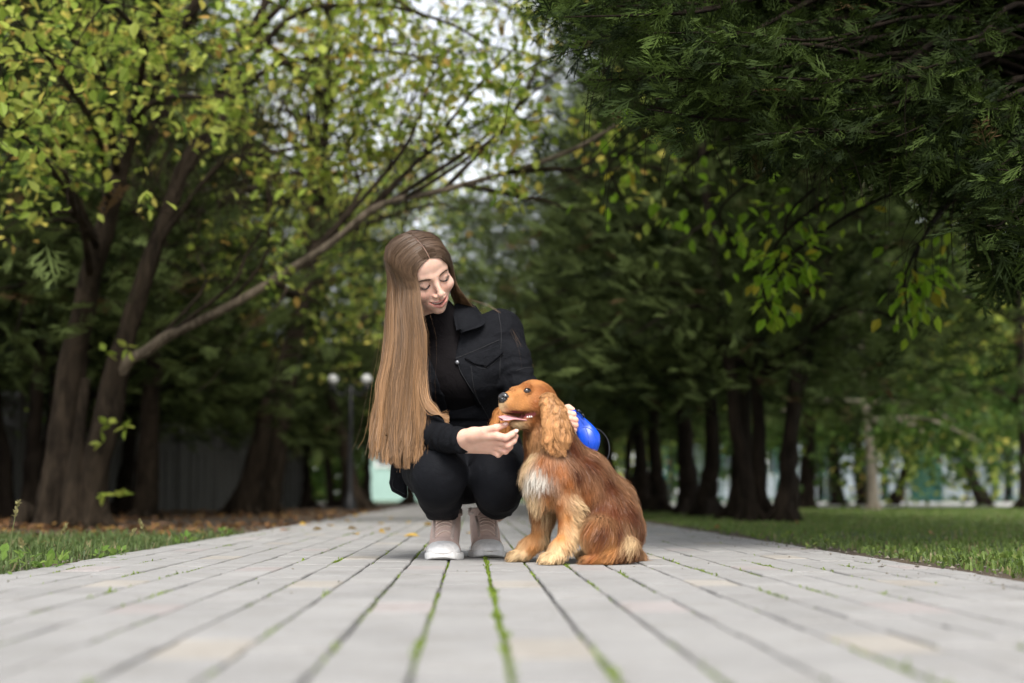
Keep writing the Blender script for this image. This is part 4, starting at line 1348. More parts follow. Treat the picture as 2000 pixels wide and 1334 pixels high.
def prism(S, poly, Yref, y0, y1, rnd=0.004, k=0.004, mode='cut'):
    """a slab from y0 to y1 whose outline is the polygon (picture points at distance Yref)"""
    q = np.array([P(x, y, Yref) for x, y in poly])[:, [0, 2]]
    def fn(X):
        p = X[..., [0, 2]]
        d = np.full(p.shape[:-1], 1e9); sgn = np.ones(p.shape[:-1])
        n = len(q)
        for i in range(n):
            a, b = q[i], q[i - 1]
            e = b - a; w = p - a
            t = np.clip((w @ e) / max(e @ e, 1e-12), 0, 1)
            bb = w - t[..., None] * e
            d = np.minimum(d, (bb * bb).sum(-1))
            c1 = p[..., 1] >= a[1]; c2 = p[..., 1] < b[1]; c3 = e[0] * w[..., 1] > e[1] * w[..., 0]
            fl = (c1 & c2 & c3) | (~c1 & ~c2 & ~c3)
            sgn = np.where(fl, -sgn, sgn)
        d2 = sgn * np.sqrt(d) + rnd
        dy = np.maximum(y0 - X[..., 1], X[..., 1] - y1) + rnd
        return np.minimum(np.maximum(d2, dy), 0) + np.sqrt(np.maximum(d2, 0) ** 2 + np.maximum(dy, 0) ** 2) - rnd
    lo = np.array([q[:, 0].min(), y0, q[:, 1].min()]); hi = np.array([q[:, 0].max(), y1, q[:, 1].max()])
    S.put(lo, hi, fn, k, mode)
def band(pts, wid, thick, nrm_dir=(0, -1, 0)):
    """flat strip along a path (seams, hems, straps)"""
    p = np.asarray(pts, float)
    V, F = tube(p, wid, 6, ref=nrm_dir, flat=thick / wid)
    return V, F

person = empty('person', (-0.02, 4.0, 0))
tag(person, 'woman in black denim and pale trainers crouching beside the dog, smiling down at it', 'person')

# ---- materials
def skin_mat():
    m, nt, b = new_mat('skin')
    a = attr(nt)
    o, n = noise_col(nt, 60, [(0.3, (0.94, 0.90, 0.88)), (0.7, (1.04, 1.03, 1.02))], 5)
    nt.links.new(mul(nt, a.outputs['Color'], o), b.inputs['Base Color'])
    b.inputs['Roughness'].default_value = 0.5
    b.inputs['Specular IOR Level'].default_value = 0.28
    b.inputs['Subsurface Weight'].default_value = 0.25
    b.inputs['Subsurface Radius'].default_value = (0.010, 0.004, 0.002)
    b.inputs['Subsurface Scale'].default_value = 0.6
    n2 = N(nt, 'TexNoise', Scale=700.0, Detail=3.0)
    tc = N(nt, 'TexCoord'); nt.links.new(tc.outputs['Object'], n2.inputs['Vector'])
    bump(nt, b, n2.outputs[0], 0.12, 0.001)
    return m
def cloth_mat(name, c, weave=900.0, rough=0.85, sheen=0.15, fade=1.5, wr=0.5):
    m, nt, b = new_mat(name)
    c1, n1 = noise_col(nt, 9, [(0.35, c), (0.75, tuple(v * fade for v in c))], 6, 0.65)
    c2, n2 = noise_col(nt, weave, [(0.35, (0.7, 0.7, 0.7)), (0.65, (1.3, 1.3, 1.3))], 2)
    nt.links.new(mul(nt, c1, c2), b.inputs['Base Color'])
    b.inputs['Roughness'].default_value = rough
    b.inputs['Specular IOR Level'].default_value = 0.08
    b.inputs['Sheen Weight'].default_value = sheen
    b.inputs['Sheen Roughness'].default_value = 0.5
    n3 = N(nt, 'TexNoise', Scale=24.0, Detail=5.0, Roughness=0.55, Distortion=1.2)
    tc = N(nt, 'TexCoord'); nt.links.new(tc.outputs['Object'], n3.inputs['Vector'])
    ad = N(nt, 'Math', operation='MULTIPLY_ADD')
    ad.inputs[1].default_value = 0.06
    nt.links.new(n2.outputs[0], ad.inputs[0]); nt.links.new(n3.outputs[0], ad.inputs[2])
    bump(nt, b, ad.outputs[0], wr, 0.012)
    return m
M_SKIN = skin_mat()
M_DENIM = cloth_mat('black_denim', (0.0055, 0.0058, 0.0072), 700, 0.8, 0.0, 1.8)
M_KNIT = cloth_mat('black_knit', (0.0065, 0.0055, 0.006), 1200, 0.9, 0.0, 1.3, 0.35)
M_JEAN = cloth_mat('black_stretch_cotton', (0.0066, 0.0070, 0.0088), 900, 0.75, 0.0, 1.5, 0.35)
M_THREAD = plain('dark_thread', (0.016, 0.016, 0.018), 0.7, 0.3)
M_STEEL = plain('dark_steel', (0.18, 0.18, 0.19), 0.35, 0.5, 0.9)

# ---- head, modelled facing -y about the point between the eyes' level, then turned to its pose
HR = euler(R(28.3), R(-24.8), R(19.9))
HC = P(823.3, 532.1, 3.90)
HS = 0.981
def hw(p): return HC + (np.asarray(p, float) * HS) @ HR.T          # head space -> world
def hl(p): return ((np.asarray(p, float) - HC) @ HR) / HS           # world -> head space
def head():
    S = Solid((-0.10, -0.135, -0.24), (0.12, 0.15, 0.13), 0.0023)
    S.ell((0, 0.012, 0.035), (0.072, 0.092, 0.078))
    S.ell((0, -0.030, 0.040), (0.061, 0.052, 0.052), k=0.03)
    S.ell((0, -0.028, -0.025), (0.0635, 0.053, 0.060), k=0.03)
    S.ell((0, -0.033, -0.060), (0.0465, 0.044, 0.042), k=0.025)
    S.ell((0, -0.067, -0.092), (0.018, 0.0155, 0.0145), k=0.024)
    for s in (-1, 1):
        S.ell((s * 0.039, -0.0605, -0.0305), (0.024, 0.0215, 0.019), k=0.018)
        S.ell((s * 0.046, -0.006, -0.054), (0.012, 0.028, 0.020), k=0.025)
        S.cone((s * 0.012, -0.081, 0.017), (s * 0.042, -0.0665, 0.020), 0.0065, 0.006, 0.014)
        S.ell((s * 0.031, -0.089, 0.000), (0.0185, 0.0125, 0.0115), k=0.012, mode='cut')
        S.ell((s * 0.031, -0.0665, -0.0015), (0.0155, 0.0138, 0.0125), k=0.004)          # lowered lid over the eye
        S.chain([((s * 0.0175, -0.0775, 0.0050), 0.0012), ((s * 0.025, -0.0800, 0.0092), 0.0016), ((s * 0.034, -0.0795, 0.0098), 0.0016), ((s * 0.045, -0.0720, 0.0050), 0.0012)], 0.003, 'cut')
        S.chain([((s * 0.0175, -0.0790, -0.0040), 0.0009), ((s * 0.025, -0.0815, -0.0078), 0.0011), ((s * 0.034, -0.0808, -0.0082), 0.0011), ((s * 0.0455, -0.0728, -0.0030), 0.0009)], 0.002, 'cut')
        S.chain([((s * 0.020, -0.0765, -0.0105), 0.0030), ((s * 0.030, -0.0775, -0.0130), 0.0034), ((s * 0.042, -0.0700, -0.0100), 0.0030)], 0.006)
        S.ell((s * 0.074, 0.012, -0.012), (0.008, 0.018, 0.030), euler(0, 0, s * 0.35), k=0.008)
    S.cone((0, -0.0805, 0.014), (0, -0.1015, -0.030), 0.0070, 0.0078, 0.012)             # nose
    S.ell((0, -0.1020, -0.0345), (0.0095, 0.0088, 0.0082), k=0.006)
    for s in (-1, 1):
        S.ell((s * 0.0115, -0.0915, -0.0388), (0.0066, 0.0095, 0.0062), k=0.006)
        S.ell((s * 0.0060, -0.0980, -0.0462), (0.0034, 0.0046, 0.0022), k=0.002, mode='cut')
    S.ell((0, -0.066, -0.066), (0.032, 0.0215, 0.020), k=0.014)                          # round the mouth
    c = [(-0.0310, -0.0690, -0.0545), (-0.022, -0.0785, -0.0590), (-0.010, -0.0855, -0.0618), (0, -0.0868, -0.0628), (0.010, -0.0855, -0.0618), (0.022, -0.0785, -0.0590), (0.0310, -0.0690, -0.0545)]
    ru = [0.0014, 0.0025, 0.0033, 0.0031, 0.0033, 0.0025, 0.0014]
    S.chain([(np.array(p) + [0, 0.0002, 0.0020], r) for p, r in zip(c, ru)], 0.0035)
    cl = [(-0.0290, -0.0700, -0.0580), (-0.018, -0.0810, -0.0702), (0, -0.0855, -0.0765), (0.018, -0.0810, -0.0702), (0.0290, -0.0700, -0.0580)]
    S.chain([(p, r) for p, r in zip(cl, [0.0014, 0.0036, 0.0048, 0.0036, 0.0014])], 0.0035)
    m = [(-0.0290, -0.0700, -0.0560), (-0.016, -0.0800, -0.0640), (0, -0.0835, -0.0685), (0.016, -0.0800, -0.0640), (0.0290, -0.0700, -0.0560)]
    S.chain([(p, r) for p, r in zip(m, [0.0012, 0.0038, 0.0046, 0.0038, 0.0012])], 0.0008, 'cut')
    S.chain([(np.array(p) + [0, -0.006, 0], r) for p, r in zip(m, [0.0010, 0.0034, 0.0040, 0.0034, 0.0010])], 0.0008, 'cut')
    for s in (-1, 1):
        S.cone((s * 0.0335, -0.0720, -0.0510), (s * 0.0360, -0.0690, -0.0570), 0.0006, 0.0006, 0.005, 'cut')
    S.ell((0, -0.0850, -0.0525), (0.003, 0.004, 0.007), k=0.005, mode='cut')             # philtrum
    nk = hl(P(868, 640, 4.01))
    S.chain([((0, 0.020, -0.045), 0.046), ((0, 0.022, -0.085), 0.046), (nk, 0.050)], 0.02)
    return S
HEAD = head()
hv, hf = HEAD.surface(1)
def face_cols(v):
    base = np.array([0.69, 0.455, 0.360])
    c = np.tile(base, (len(v), 1))
    def blend(w, col):
        c[:] = c * (1 - w[:, None]) + np.array(col) * w[:, None]
    g = lambda p, r: np.exp(-(((v - np.array(p)) / np.array(r)) ** 2).sum(1))
    for s in (-1, 1):
        blend(0.34 * g((s * 0.038, -0.075, -0.034), (0.022, 0.03, 0.018)), (0.64, 0.27, 0.215))
        blend(0.30 * g((s * 0.031, -0.08, 0.004), (0.018, 0.02, 0.008)), (0.52, 0.30, 0.23))
        lash = np.exp(-((v[:, 2] - (-0.0080 + 30 * (v[:, 0] - s * 0.030) ** 2)) / 0.0012) ** 2) * (np.abs(v[:, 0] - s * 0.031) < 0.0165) * (v[:, 1] < -0.06)
        blend(np.clip(lash, 0, 1) * 0.9, (0.06, 0.035, 0.025))
    blend(0.30 * g((0, -0.106, -0.036), (0.012, 0.012, 0.010)), (0.66, 0.31, 0.25))
    # lips
    zc = -0.0550 - 0.0080 * (1 - (v[:, 0] / 0.031) ** 2)
    top = zc + 0.0052 * np.clip(1 - (v[:, 0] / 0.031) ** 2, 0, 1) ** 0.6
    bot = zc - 0.0030 - 0.0160 * np.clip(1 - (v[:, 0] / 0.030) ** 2, 0, 1)
    lip = (np.abs(v[:, 0]) < 0.031) & (v[:, 2] < top) & (v[:, 2] > bot) & (v[:, 1] < -0.064)
    blend(lip * 0.85, (0.50, 0.20, 0.175))
    deep = lip & (v[:, 1] > -0.0835 + 17 * v[:, 0] ** 2) & (np.abs(v[:, 2] - (-0.0685 + 14 * v[:, 0] ** 2)) < 0.0045)
    blend(deep * 0.9, (0.10, 0.025, 0.025))
    return c
body = Bag()
body.add(hw(hv), hf, face_cols(hv))

# ---- hands
def joints(b, pts, rads, k=0.004):
    b.chain(list(zip([np.asarray(p, float) for p in pts], rads)), k)
def right_hand():
    W = P(886, 860, 3.715)
    S = Solid(P(840, 905, 3.52) - 0.02, P(1020, 812, 3.80) + 0.02, 0.0019)
    K = [P(968, 851, 3.632), P(975, 863, 3.648), P(972, 874, 3.664), P(961, 880, 3.684)]
    joints(S, [P(840, 858, 3.82), W, P(905, 861, 3.70)], [0.027, 0.0215, 0.0215], 0.01)
    for i, (k0, t) in enumerate(zip(K, (0.25, 0.5, 0.75, 0.95))):
        w = W + (P(900, 872, 3.72) - P(900, 846, 3.68)) * (t - 0.5)
        joints(S, [w, k0], [0.0172, 0.0112 - 0.0006 * i], 0.012)
    joints(S, [P(905, 853, 3.69), P(925, 848, 3.668), P(946, 842, 3.645)], [0.0185, 0.0160, 0.0120], 0.012)          # thumb base
    joints(S, [P(946, 842, 3.645), P(968, 836, 3.628), P(989, 829, 3.632)], [0.0112, 0.0095, 0.0066], 0.004)          # thumb
    joints(S, [K[0], P(988, 855, 3.610), P(1000, 848, 3.612), P(1008, 842, 3.622)], [0.0108, 0.0090, 0.0080, 0.0062], 0.003)
    joints(S, [K[1], P(992, 869, 3.622), P(1003, 861, 3.626), P(1008, 852, 3.638)], [0.0110, 0.0092, 0.0082, 0.0064], 0.003)
    joints(S, [K[2], P(987, 881, 3.640), P(996, 873, 3.644), P(999, 863, 3.656)], [0.0104, 0.0088, 0.0078, 0.0062], 0.003)
    joints(S, [K[3], P(973, 888, 3.664), P(981, 882, 3.664), P(985, 874, 3.674)], [0.0094, 0.0078, 0.0070, 0.0056], 0.003)
    for a, b_ in ((K[0], K[1]), (K[1], K[2]), (K[2], K[3])):                                                         # hollows between the knuckles
        m = (a + b_) / 2 + np.array([0.004, -0.012, 0.0])
        S.cone(m, m + [0.012, -0.004, 0.001], 0.003, 0.003, 0.004, 'cut')
    return S.surface(1)
def left_hand():
    S = Solid(P(1060, 865, 3.80) - 0.03, P(1150, 790, 3.95) + 0.03, 0.0017)
    W = P(1078, 822, 3.93)
    K = [P(1101, 808, 3.905), P(1105, 819, 3.903), P(1105, 829, 3.903), P(1102, 838, 3.905)]
    joints(S, [P(1045, 805, 3.97), W], [0.028, 0.024], 0.01)
    for k0 in K:
        joints(S, [W, k0], [0.018, 0.011], 0.012)
    for i, k0 in enumerate(K):
        e = np.array([0.008, -0.048, -0.002])
        joints(S, [k0, k0 + e, k0 + e + [0.015, 0.001, -0.003], k0 + e + [0.013, 0.016, -0.003]], [0.0105, 0.0092, 0.0085, 0.007], 0.003)
    joints(S, [W, P(1098, 800, 3.915), P(1110, 797, 3.90), P(1118, 800, 3.885)], [0.016, 0.012, 0.0095, 0.0075], 0.006)
    return S.surface(1)
for v, f in (right_hand(), left_hand()):
    c = np.tile([0.69, 0.445, 0.350], (len(v), 1))
    c = c * (1 + 0.05 * vnoise(v, 60, 3)[:, None]) * np.array([1.0, 0.97, 0.95])
    for q in (P(968, 851, 3.632), P(975, 863, 3.648), P(972, 874, 3.664), P(988, 855, 3.61), P(992, 869, 3.622), P(987, 881, 3.64), P(1008, 842, 3.622), P(1008, 852, 3.638), P(989, 829, 3.632), P(968, 836, 3.628), P(1120, 822, 3.853), P(1120, 832, 3.853)):
        w = 0.45 * np.exp(-(np.linalg.norm(v - q, axis=1) / 0.012) ** 2)[:, None]
        c = c * (1 - w) + np.array([0.62, 0.27, 0.21]) * w
    body.add(v, f, c)
# the body under the clothes, joining head, arms and legs
NB = P(868, 640, 4.01)
CH = P(892, 720, 4.07); WA = P(893, 810, 4.15); PE = P(905, 895, 4.20)
SHL, ELL, WRL = P(978, 646, 4.04), P(1018, 762, 4.00), P(1078, 822, 3.93)
SHR, ELR, WRR = P(800, 662, 4.02), P(806, 842, 3.93), P(886, 860, 3.715)
KNL, KNR = P(858, 926, 3.80), P(971, 932, 3.83)
ANL, ANR = P(864, 1010, 4.04), P(972, 1004, 4.19)
S = Solid((-0.34, 3.60, -0.0), (0.36, 4.42, 0.78), 0.010)
S.chain([(NB, 0.05), (CH, 0.085), (WA, 0.08), (PE, 0.10)], 0.05)
for a, b_, c_ in ((SHL, ELL, WRL), (SHR, ELR, WRR)):
    S.chain([(CH, 0.06), (a, 0.042), (b_, 0.034), (c_, 0.022)], 0.02)
for kn, an, s in ((KNL, ANL, -1), (KNR, ANR, 1)):
    S.chain([(PE + [s * 0.06, 0, 0], 0.075), (kn, 0.05), (an, 0.024)], 0.02)
v, f = S.surface(1)
body.add(v, f, np.tile([0.69, 0.445, 0.350], (len(v), 1)))
body_o = body.obj('body', M_SKIN, person)

M_NAIL = plain('finger_nail', (0.74, 0.52, 0.45), 0.25, 0.5, noise=200)
for a, b_, up in ((P(979, 832.5, 3.625), P(990, 828.5, 3.626), (0.15, -0.9, 0.45)), (P(1003, 846, 3.612), P(1010, 841, 3.616), (0.2, -1, 0.2))):
    ax = nrm(b_ - a); un = nrm(np.array(up) - (np.array(up) @ ax) * ax); sd = np.cross(ax, un)
    NE = Solid(b_ - 0.02, b_ + 0.02, 0.0011)
    NE.ell(b_ - ax * 0.004 + un * 0.0052, (0.0064, 0.0046, 0.0018), np.stack([ax, sd, un], 1))
    wobj('nail', *NE.surface(1), M_NAIL, body_o)
# teeth, brows and lashes
M_TEETH = plain('tooth_enamel', (0.78, 0.74, 0.68), 0.25, 0.5, noise=200)
tb = Bag()
for i in range(-4, 5):
    x = i * 0.0044
    y = -0.0800 + 16 * x * x
    V, F = bxw(np.array([0, 0, 0]), np.array([0.0020, 0.0016, 0.0034]))
    tb.add(hw(V + [x, y, -0.0655 + 13 * x * x]), F)
tb.obj('teeth', M_TEETH, body_o, smooth=False)
def hair_mat(name, rough=0.38, spec=0.5):
    m, nt, b = new_mat(name)
    a = attr(nt)
    nt.links.new(a.outputs['Color'], b.inputs['Base Color'])
    b.inputs['Roughness'].default_value = rough
    b.inputs['Specular IOR Level'].default_value = spec
    b.inputs['Sheen Weight'].default_value = 0.0
    return m
M_HAIR = hair_mat('brown_hair', 0.42, 0.32)
M_BROW = plain('brow_hair', (0.14, 0.085, 0.058), 0.6, 0.3)
M_LASH = plain('eyelash_hair', (0.012, 0.008, 0.007), 0.5, 0.3)
def brows(s):
    rg = np.random.default_rng(3)
    br, la = [], []
    arc = catmull([(s * 0.0135, -0.0, 0.0130), (s * 0.025, 0, 0.0158), (s * 0.037, 0, 0.0170), (s * 0.050, 0, 0.0130)], 40)
    for i in range(330):
        t = rg.random()
        p = arc[int(t * 39)] + [rg.normal(0, 0.0010), 0, rg.normal(0, 0.0017) * (1.2 - 0.75 * t)]
        q = p + [s * 0.0050, 0, 0.0014 * (1 - 2.2 * t)]
        for a in (p, q): a[1] = surf_y(a[0], a[2]) - 0.0003
        br.append(np.array([p, (p + q) / 2 + [0, -0.0006, 0.0], q]))
    lar = catmull([(s * 0.0160, 0, -0.0035), (s * 0.025, 0, -0.0080), (s * 0.034, 0, -0.0085), (s * 0.0468, 0, -0.0030)], 60)
    for i in range(90):
        t = i / 89
        p = lar[int(t * 59)].copy(); p[1] = surf_y(p[0], p[2]) + 0.0003
        d = np.array([s * (0.0008 + 0.0050 * t), -0.0056, -0.0036])
        la.append(np.array([p, p + d * 0.6, p + d + [0, 0, 0.0006]]))
    return np.array(br), np.array(la)
def surf_y(x, z):
    ys = np.arange(-0.12, 0.0, 0.0008)
    d = sample(HEAD, np.c_[np.full(len(ys), x), ys, np.full(len(ys), z)])
    return ys[np.argmax(d < 0)]
for sd in (-1, 1):
    br, la = brows(sd)
    V, F, _ = strands(hw(br), np.full(len(br), 0.00036))
    wobj('eyebrow', V, F, M_BROW, body_o)
    V, F, _ = strands(hw(la), np.full(len(la), 0.00045))
    wobj('eyelashes', V, F, M_LASH, body_o)

# ---- black roll neck top
S = Solid((-0.20, 3.78, 0.20), (0.20, 4.34, 0.82), 0.0055)
S.ell(CH + [0, 0.0, 0], (0.135, 0.105, 0.125))
S.ell(CH + [0.0, -0.075, -0.020], (0.095, 0.055, 0.07), k=0.05)
S.ell(WA, (0.118, 0.095, 0.12), k=0.07)
S.ell(PE + [0, -0.01, 0.02], (0.14, 0.11, 0.10), k=0.06)
S.chain([(CH, 0.10), (NB + [0, 0.01, -0.02], 0.064)], 0.05)
nkt = NB + (hw((0, 0.022, -0.085)) - NB) * 0.42
S.chain([(NB, 0.0595), (nkt, 0.0545)], 0.012)
dn = nrm(nkt - NB)
S.put(nkt - 0.09, nkt + 0.09, lambda X: -((X - nkt) @ dn) + 0.012, 0.006, 'cut') if False else None
S.warp(lambda X: 0.0016 * vnoise(X * [1, 1, 2.2], 26, 2) + 0.0014 * np.sin((X[:, 2] * 90) + 3 * vnoise(X, 12, 5)) * (X[:, 2] < 0.45))
TOP = S
v, f = S.surface(2)
top_o = wobj('roll_neck_top', v, f, M_KNIT, person)

# ---- trousers
S = Solid((-0.30, 3.62, 0.03), (0.32, 4.42, 0.46), 0.005)
S.ell(PE + [0, 0.02, -0.02], (0.165, 0.12, 0.115))
for kn, an, s in ((KNL, ANL, -1), (KNR, ANR, 1)):
    hip = PE + [s * 0.075, 0.0, -0.012]
    S.chain([(hip, 0.098), (hip * 0.45 + kn * 0.55 + [s * 0.012, 0, 0.004], 0.086), (kn, 0.069)], 0.03)
    S.ell(kn + [0, 0.005, 0.0], (0.071, 0.066, 0.072), k=0.02)
    sh = kn + (an - kn) * 0.42
    S.chain([(kn + [s * 0.004, 0.02, -0.03], 0.064), (sh + [0, 0.012, -0.008], 0.058), (an + [0, 0.0, 0.012], 0.043)], 0.022)
    S.cone(an + [0, 0.0, 0.020], an + [0, 0.005, 0.004], 0.0435, 0.0425, 0.004)
    S.put(an - 0.09, an + 0.09, lambda X, a=an: (X - a) @ np.array([0, 0, 1.0]) + 0.006, 0.004, 'cut') if True else None
    for i in range(3):                                   # creases at the back of the knee
        q = kn + [s * 0.066, 0.03 + 0.02 * i, 0.03 - 0.028 * i]
        S.cone(q, q + [-s * 0.02, -0.05, -0.02 - 0.006 * i], 0.004, 0.002, 0.006, 'cut')
S.warp(lambda X: 0.0022 * vnoise(X, 17, 8) * (X[:, 1] > 3.83) + 0.0012 * vnoise(X, 40, 9))
TRO = S
v, f = S.surface(1)
tro_o = wobj('trousers', v, f, M_JEAN, person)

# ---- denim jacket
S = Solid((-0.34, 3.62, 0.14), (0.36, 4.40, 0.78), 0.0044)
S.ell(CH + [0.005, 0.01, 0.005], (0.150, 0.120, 0.132))
S.ell(CH + [0.01, -0.070, -0.015], (0.122, 0.062, 0.085), k=0.05)
S.ell(WA + [0.005, 0.0, 0], (0.145, 0.115, 0.13), k=0.07)
S.ell(PE + [0, 0.035, 0.035], (0.175, 0.125, 0.10), k=0.05)
S.chain([(CH, 0.11), (NB + [0.0, 0.02, -0.022], 0.074)], 0.05)
S.chain([(CH + [0.02, 0, 0.02], 0.10), (SHL, 0.062)], 0.05)
S.chain([(CH + [-0.02, 0, 0.02], 0.10), (SHR, 0.060)], 0.05)
S.chain([(SHL, 0.059), (SHL * 0.5 + ELL * 0.5 + [0.002, 0, 0], 0.051), (ELL, 0.048), (ELL * 0.5 + WRL * 0.5, 0.046), (WRL - (WRL - ELL) * 0.12, 0.037)], 0.02)
S.chain([(SHR, 0.062), (SHR * 0.5 + ELR * 0.5, 0.056), (ELR, 0.052), (ELR * 0.5 + WRR * 0.5, 0.044), (WRR + (ELR - WRR) * 0.0, 0.0355)], 0.02)
# back hem and the corner that hangs down behind the thigh
prism(S, [(768, 880), (762, 925), (761, 944), (766, 960), (792, 974), (795, 972), (796, 940), (806, 900), (806, 870)], 4.10, 4.075, 4.115, 0.008, 0.012, 'add')
# open front
FRONT = [(852, 560), (893, 640), (899, 652), (887, 700), (898, 730), (938, 795), (966, 850), (900, 880), (874, 800), (868, 770), (842, 705), (822, 668), (815, 640), (820, 560)]
def under(X):
    return sample(TOP, X) - 0.004
prism(S, FRONT, 3.95, 3.5, 4.02, 0.003, 0.006, 'cut')
S.warp(lambda X: 0.0026 * vnoise(X, 15, 18) + 0.0016 * vnoise(X * [1, 1, 1.6], 34, 19))
def folds(X):
    """sleeve creases across the inside of the elbows and along the upper arm"""
    out = np.zeros(len(X))
    for a, b_, ph in ((SHL, ELL, 0.0), (ELL, WRL, 1.0), (SHR, ELR, 2.0), (ELR, WRR, 0.5)):
        ax = nrm(b_ - a); L = np.linalg.norm(b_ - a)
        t = (X - a) @ ax
        r = np.linalg.norm((X - a) - t[:, None] * ax, axis=1)
        w = np.exp(-((r - 0.05) / 0.02) ** 2) * (t > 0.02) * (t < L)
        out += w * 0.0028 * np.sin(t * 150 + ph + 5 * vnoise(X, 18, 7)) * np.clip(np.abs(t / L - 0.35) * 2.2, 0.15, 1)
    return out
S.warp(folds)
JAC = S
v, f = S.surface(1)
jac_o = wobj('jacket', v, f, M_DENIM, person)
def plate(name, poly, S, y0, y1, thick, parent, mat, off=0.002, dens=7):
    """a stitched cloth panel lying on the surface S inside the outline"""
    q = np.array(poly, float)
    c = q.mean(0)
    rings = [catmull(np.vstack([q, q[:1]]), len(q) * 4 + 1)[:-1]] if False else [np.vstack([q[i] + (q[(i + 1) % len(q)] - q[i]) * t for i in range(len(q)) for t in (0, 0.25, 0.5, 0.75)])]
    R0 = rings[0]
    lay = [R0 + (c - R0) * s for s in np.linspace(0, 0.97, dens)]
    top = [land(S, l, y0, y1, off + thick) for l in lay]
    bot = land(S, R0, y0, y1, -0.001)
    n = len(R0)
    V = np.vstack([bot] + top)
    i = np.arange(dens)[:, None] * n; j = np.arange(n)[None]; j2 = (j + 1) % n
    F = np.stack([i + j, i + j2, i + n + j2, i + n + j], -1).reshape(-1, 4)
    return wobj(name, V, F[:, ::-1], mat, parent)
def seam(name, line, S, parent, mat=None, r=0.0011, off=0.0012, n=40, y0=3.5, y1=4.25):
    p = land(S, catmull(line, n), y0, y1, off)
    p = np.vstack([p[:1], (p[:-2] + p[1:-1] + p[2:]) / 3, p[-1:]])
    V, F = tube(p, r, 5)
    return wobj(name, V, F, mat or M_THREAD, parent)
plate('pocket_flap', [(908, 699), (973, 674), (983, 689), (951, 716), (925, 711)], JAC, 3.5, 4.2, 0.0045, jac_o, M_DENIM)
seam('seam', [(888, 701), (930, 684), (975, 664)], JAC, jac_o)
seam('seam', [(974, 612), (979, 650), (977, 700), (976, 740)], JAC, jac_o)
seam('seam', [(893, 705), (903, 732), (943, 796), (958, 825)], JAC, jac_o)
seam('seam', [(910, 702), (927, 714), (951, 719), (984, 691)], JAC, jac_o, r=0.0007)
seam('seam', [(920, 715), (926, 760), (938, 790)], JAC, jac_o)
seam('seam', [(1008, 724), (1024, 719), (1041, 717)], JAC, jac_o)
seam('seam', [(768, 935), (768, 952), (792, 966)], JAC, jac_o, r=0.0008)
# cuffs
def cuff(a, b_, r):
    ax = nrm(b_ - a)
    V, F = tube(np.array([b_ - ax * 0.040, b_ - ax * 0.036, b_ - ax * 0.006, b_ + ax * 0.002, b_ + ax * 0.001]), [r * 0.98, r * 1.06, r * 1.05, r * 0.98, r * 0.85], 22, cap=False)
    return wobj('cuff', V, F, M_DENIM, jac_o)
cuff(ELR * 0.5 + WRR * 0.5, P(905, 861, 3.690), 0.0335)
cuff(ELL * 0.5 + WRL * 0.5, WRL, 0.036)
# collar: two leaves standing at the neck and folding over
def collar(name, inner, outer, mid):
    a = np.array([P(*q) for q in inner]); b_ = np.array([P(*q) for q in mid]); c = np.array([P(*q) for q in outer])
    n = 14
    a, b_, c = catmull(a, n), catmull(b_, n), catmull(c, n)
    rows = [a * (1 - t) ** 2 + 2 * t * (1 - t) * b_ + t * t * c for t in np.linspace(0, 1, 9)]
    T = np.array(rows)
    nr = nrm(np.cross(np.gradient(T, axis=0), np.gradient(T, axis=1)))
    Vt = (T + nr * 0.0022).reshape(-1, 3); Vb = (T - nr * 0.0022).reshape(-1, 3)
    m = 9
    i = np.arange(m - 1)[:, None] * n; j = np.arange(n - 1)[None]
    F1 = np.stack([i + j, i + j + 1, i + n + j + 1, i + n + j], -1).reshape(-1, 4)
    rim = np.concatenate([np.arange(n), n * np.arange(1, m) + n - 1, (m - 1) * n + np.arange(n - 2, -1, -1), n * np.arange(m - 2, 0, -1)])
    r2 = np.roll(rim, -1); o = m * n
    F2 = np.stack([rim, r2, r2 + o, rim + o], 1)
    return wobj(name, np.vstack([Vt, Vb]), np.vstack([F1, F1[:, ::-1] + o, F2]), M_DENIM, jac_o)
collar('collar', [(886, 598, 4.00), (886, 618, 3.955), (893, 646, 3.925)], [(930, 600, 4.04), (946, 632, 3.965), (900, 650, 3.905)], [(905, 585, 4.00), (915, 612, 3.94), (903, 640, 3.905)])
collar('collar', [(842, 606, 4.00), (835, 630, 3.96), (830, 668, 3.935)], [(800, 620, 4.04), (800, 660, 3.97), (822, 682, 3.92)], [(825, 600, 4.0), (815, 640, 3.95), (822, 668, 3.92)])
def button(x, y):
    p = land(JAC, [(x, y)], 3.5, 4.2, 0.001)[0]
    V, F = lathe([(0.0, 0.003), (0.004, 0.0028), (0.0062, 0.0015), (0.0065, -0.001)], 14)
    wobj('button', V @ np.array([[1, 0, 0], [0, 0, 1], [0, -1, 0]]).T.T @ np.eye(3) + p, F, M_STEEL, jac_o)
for x, y in ((896, 657), (893, 708), (948, 712)): button(x, y)

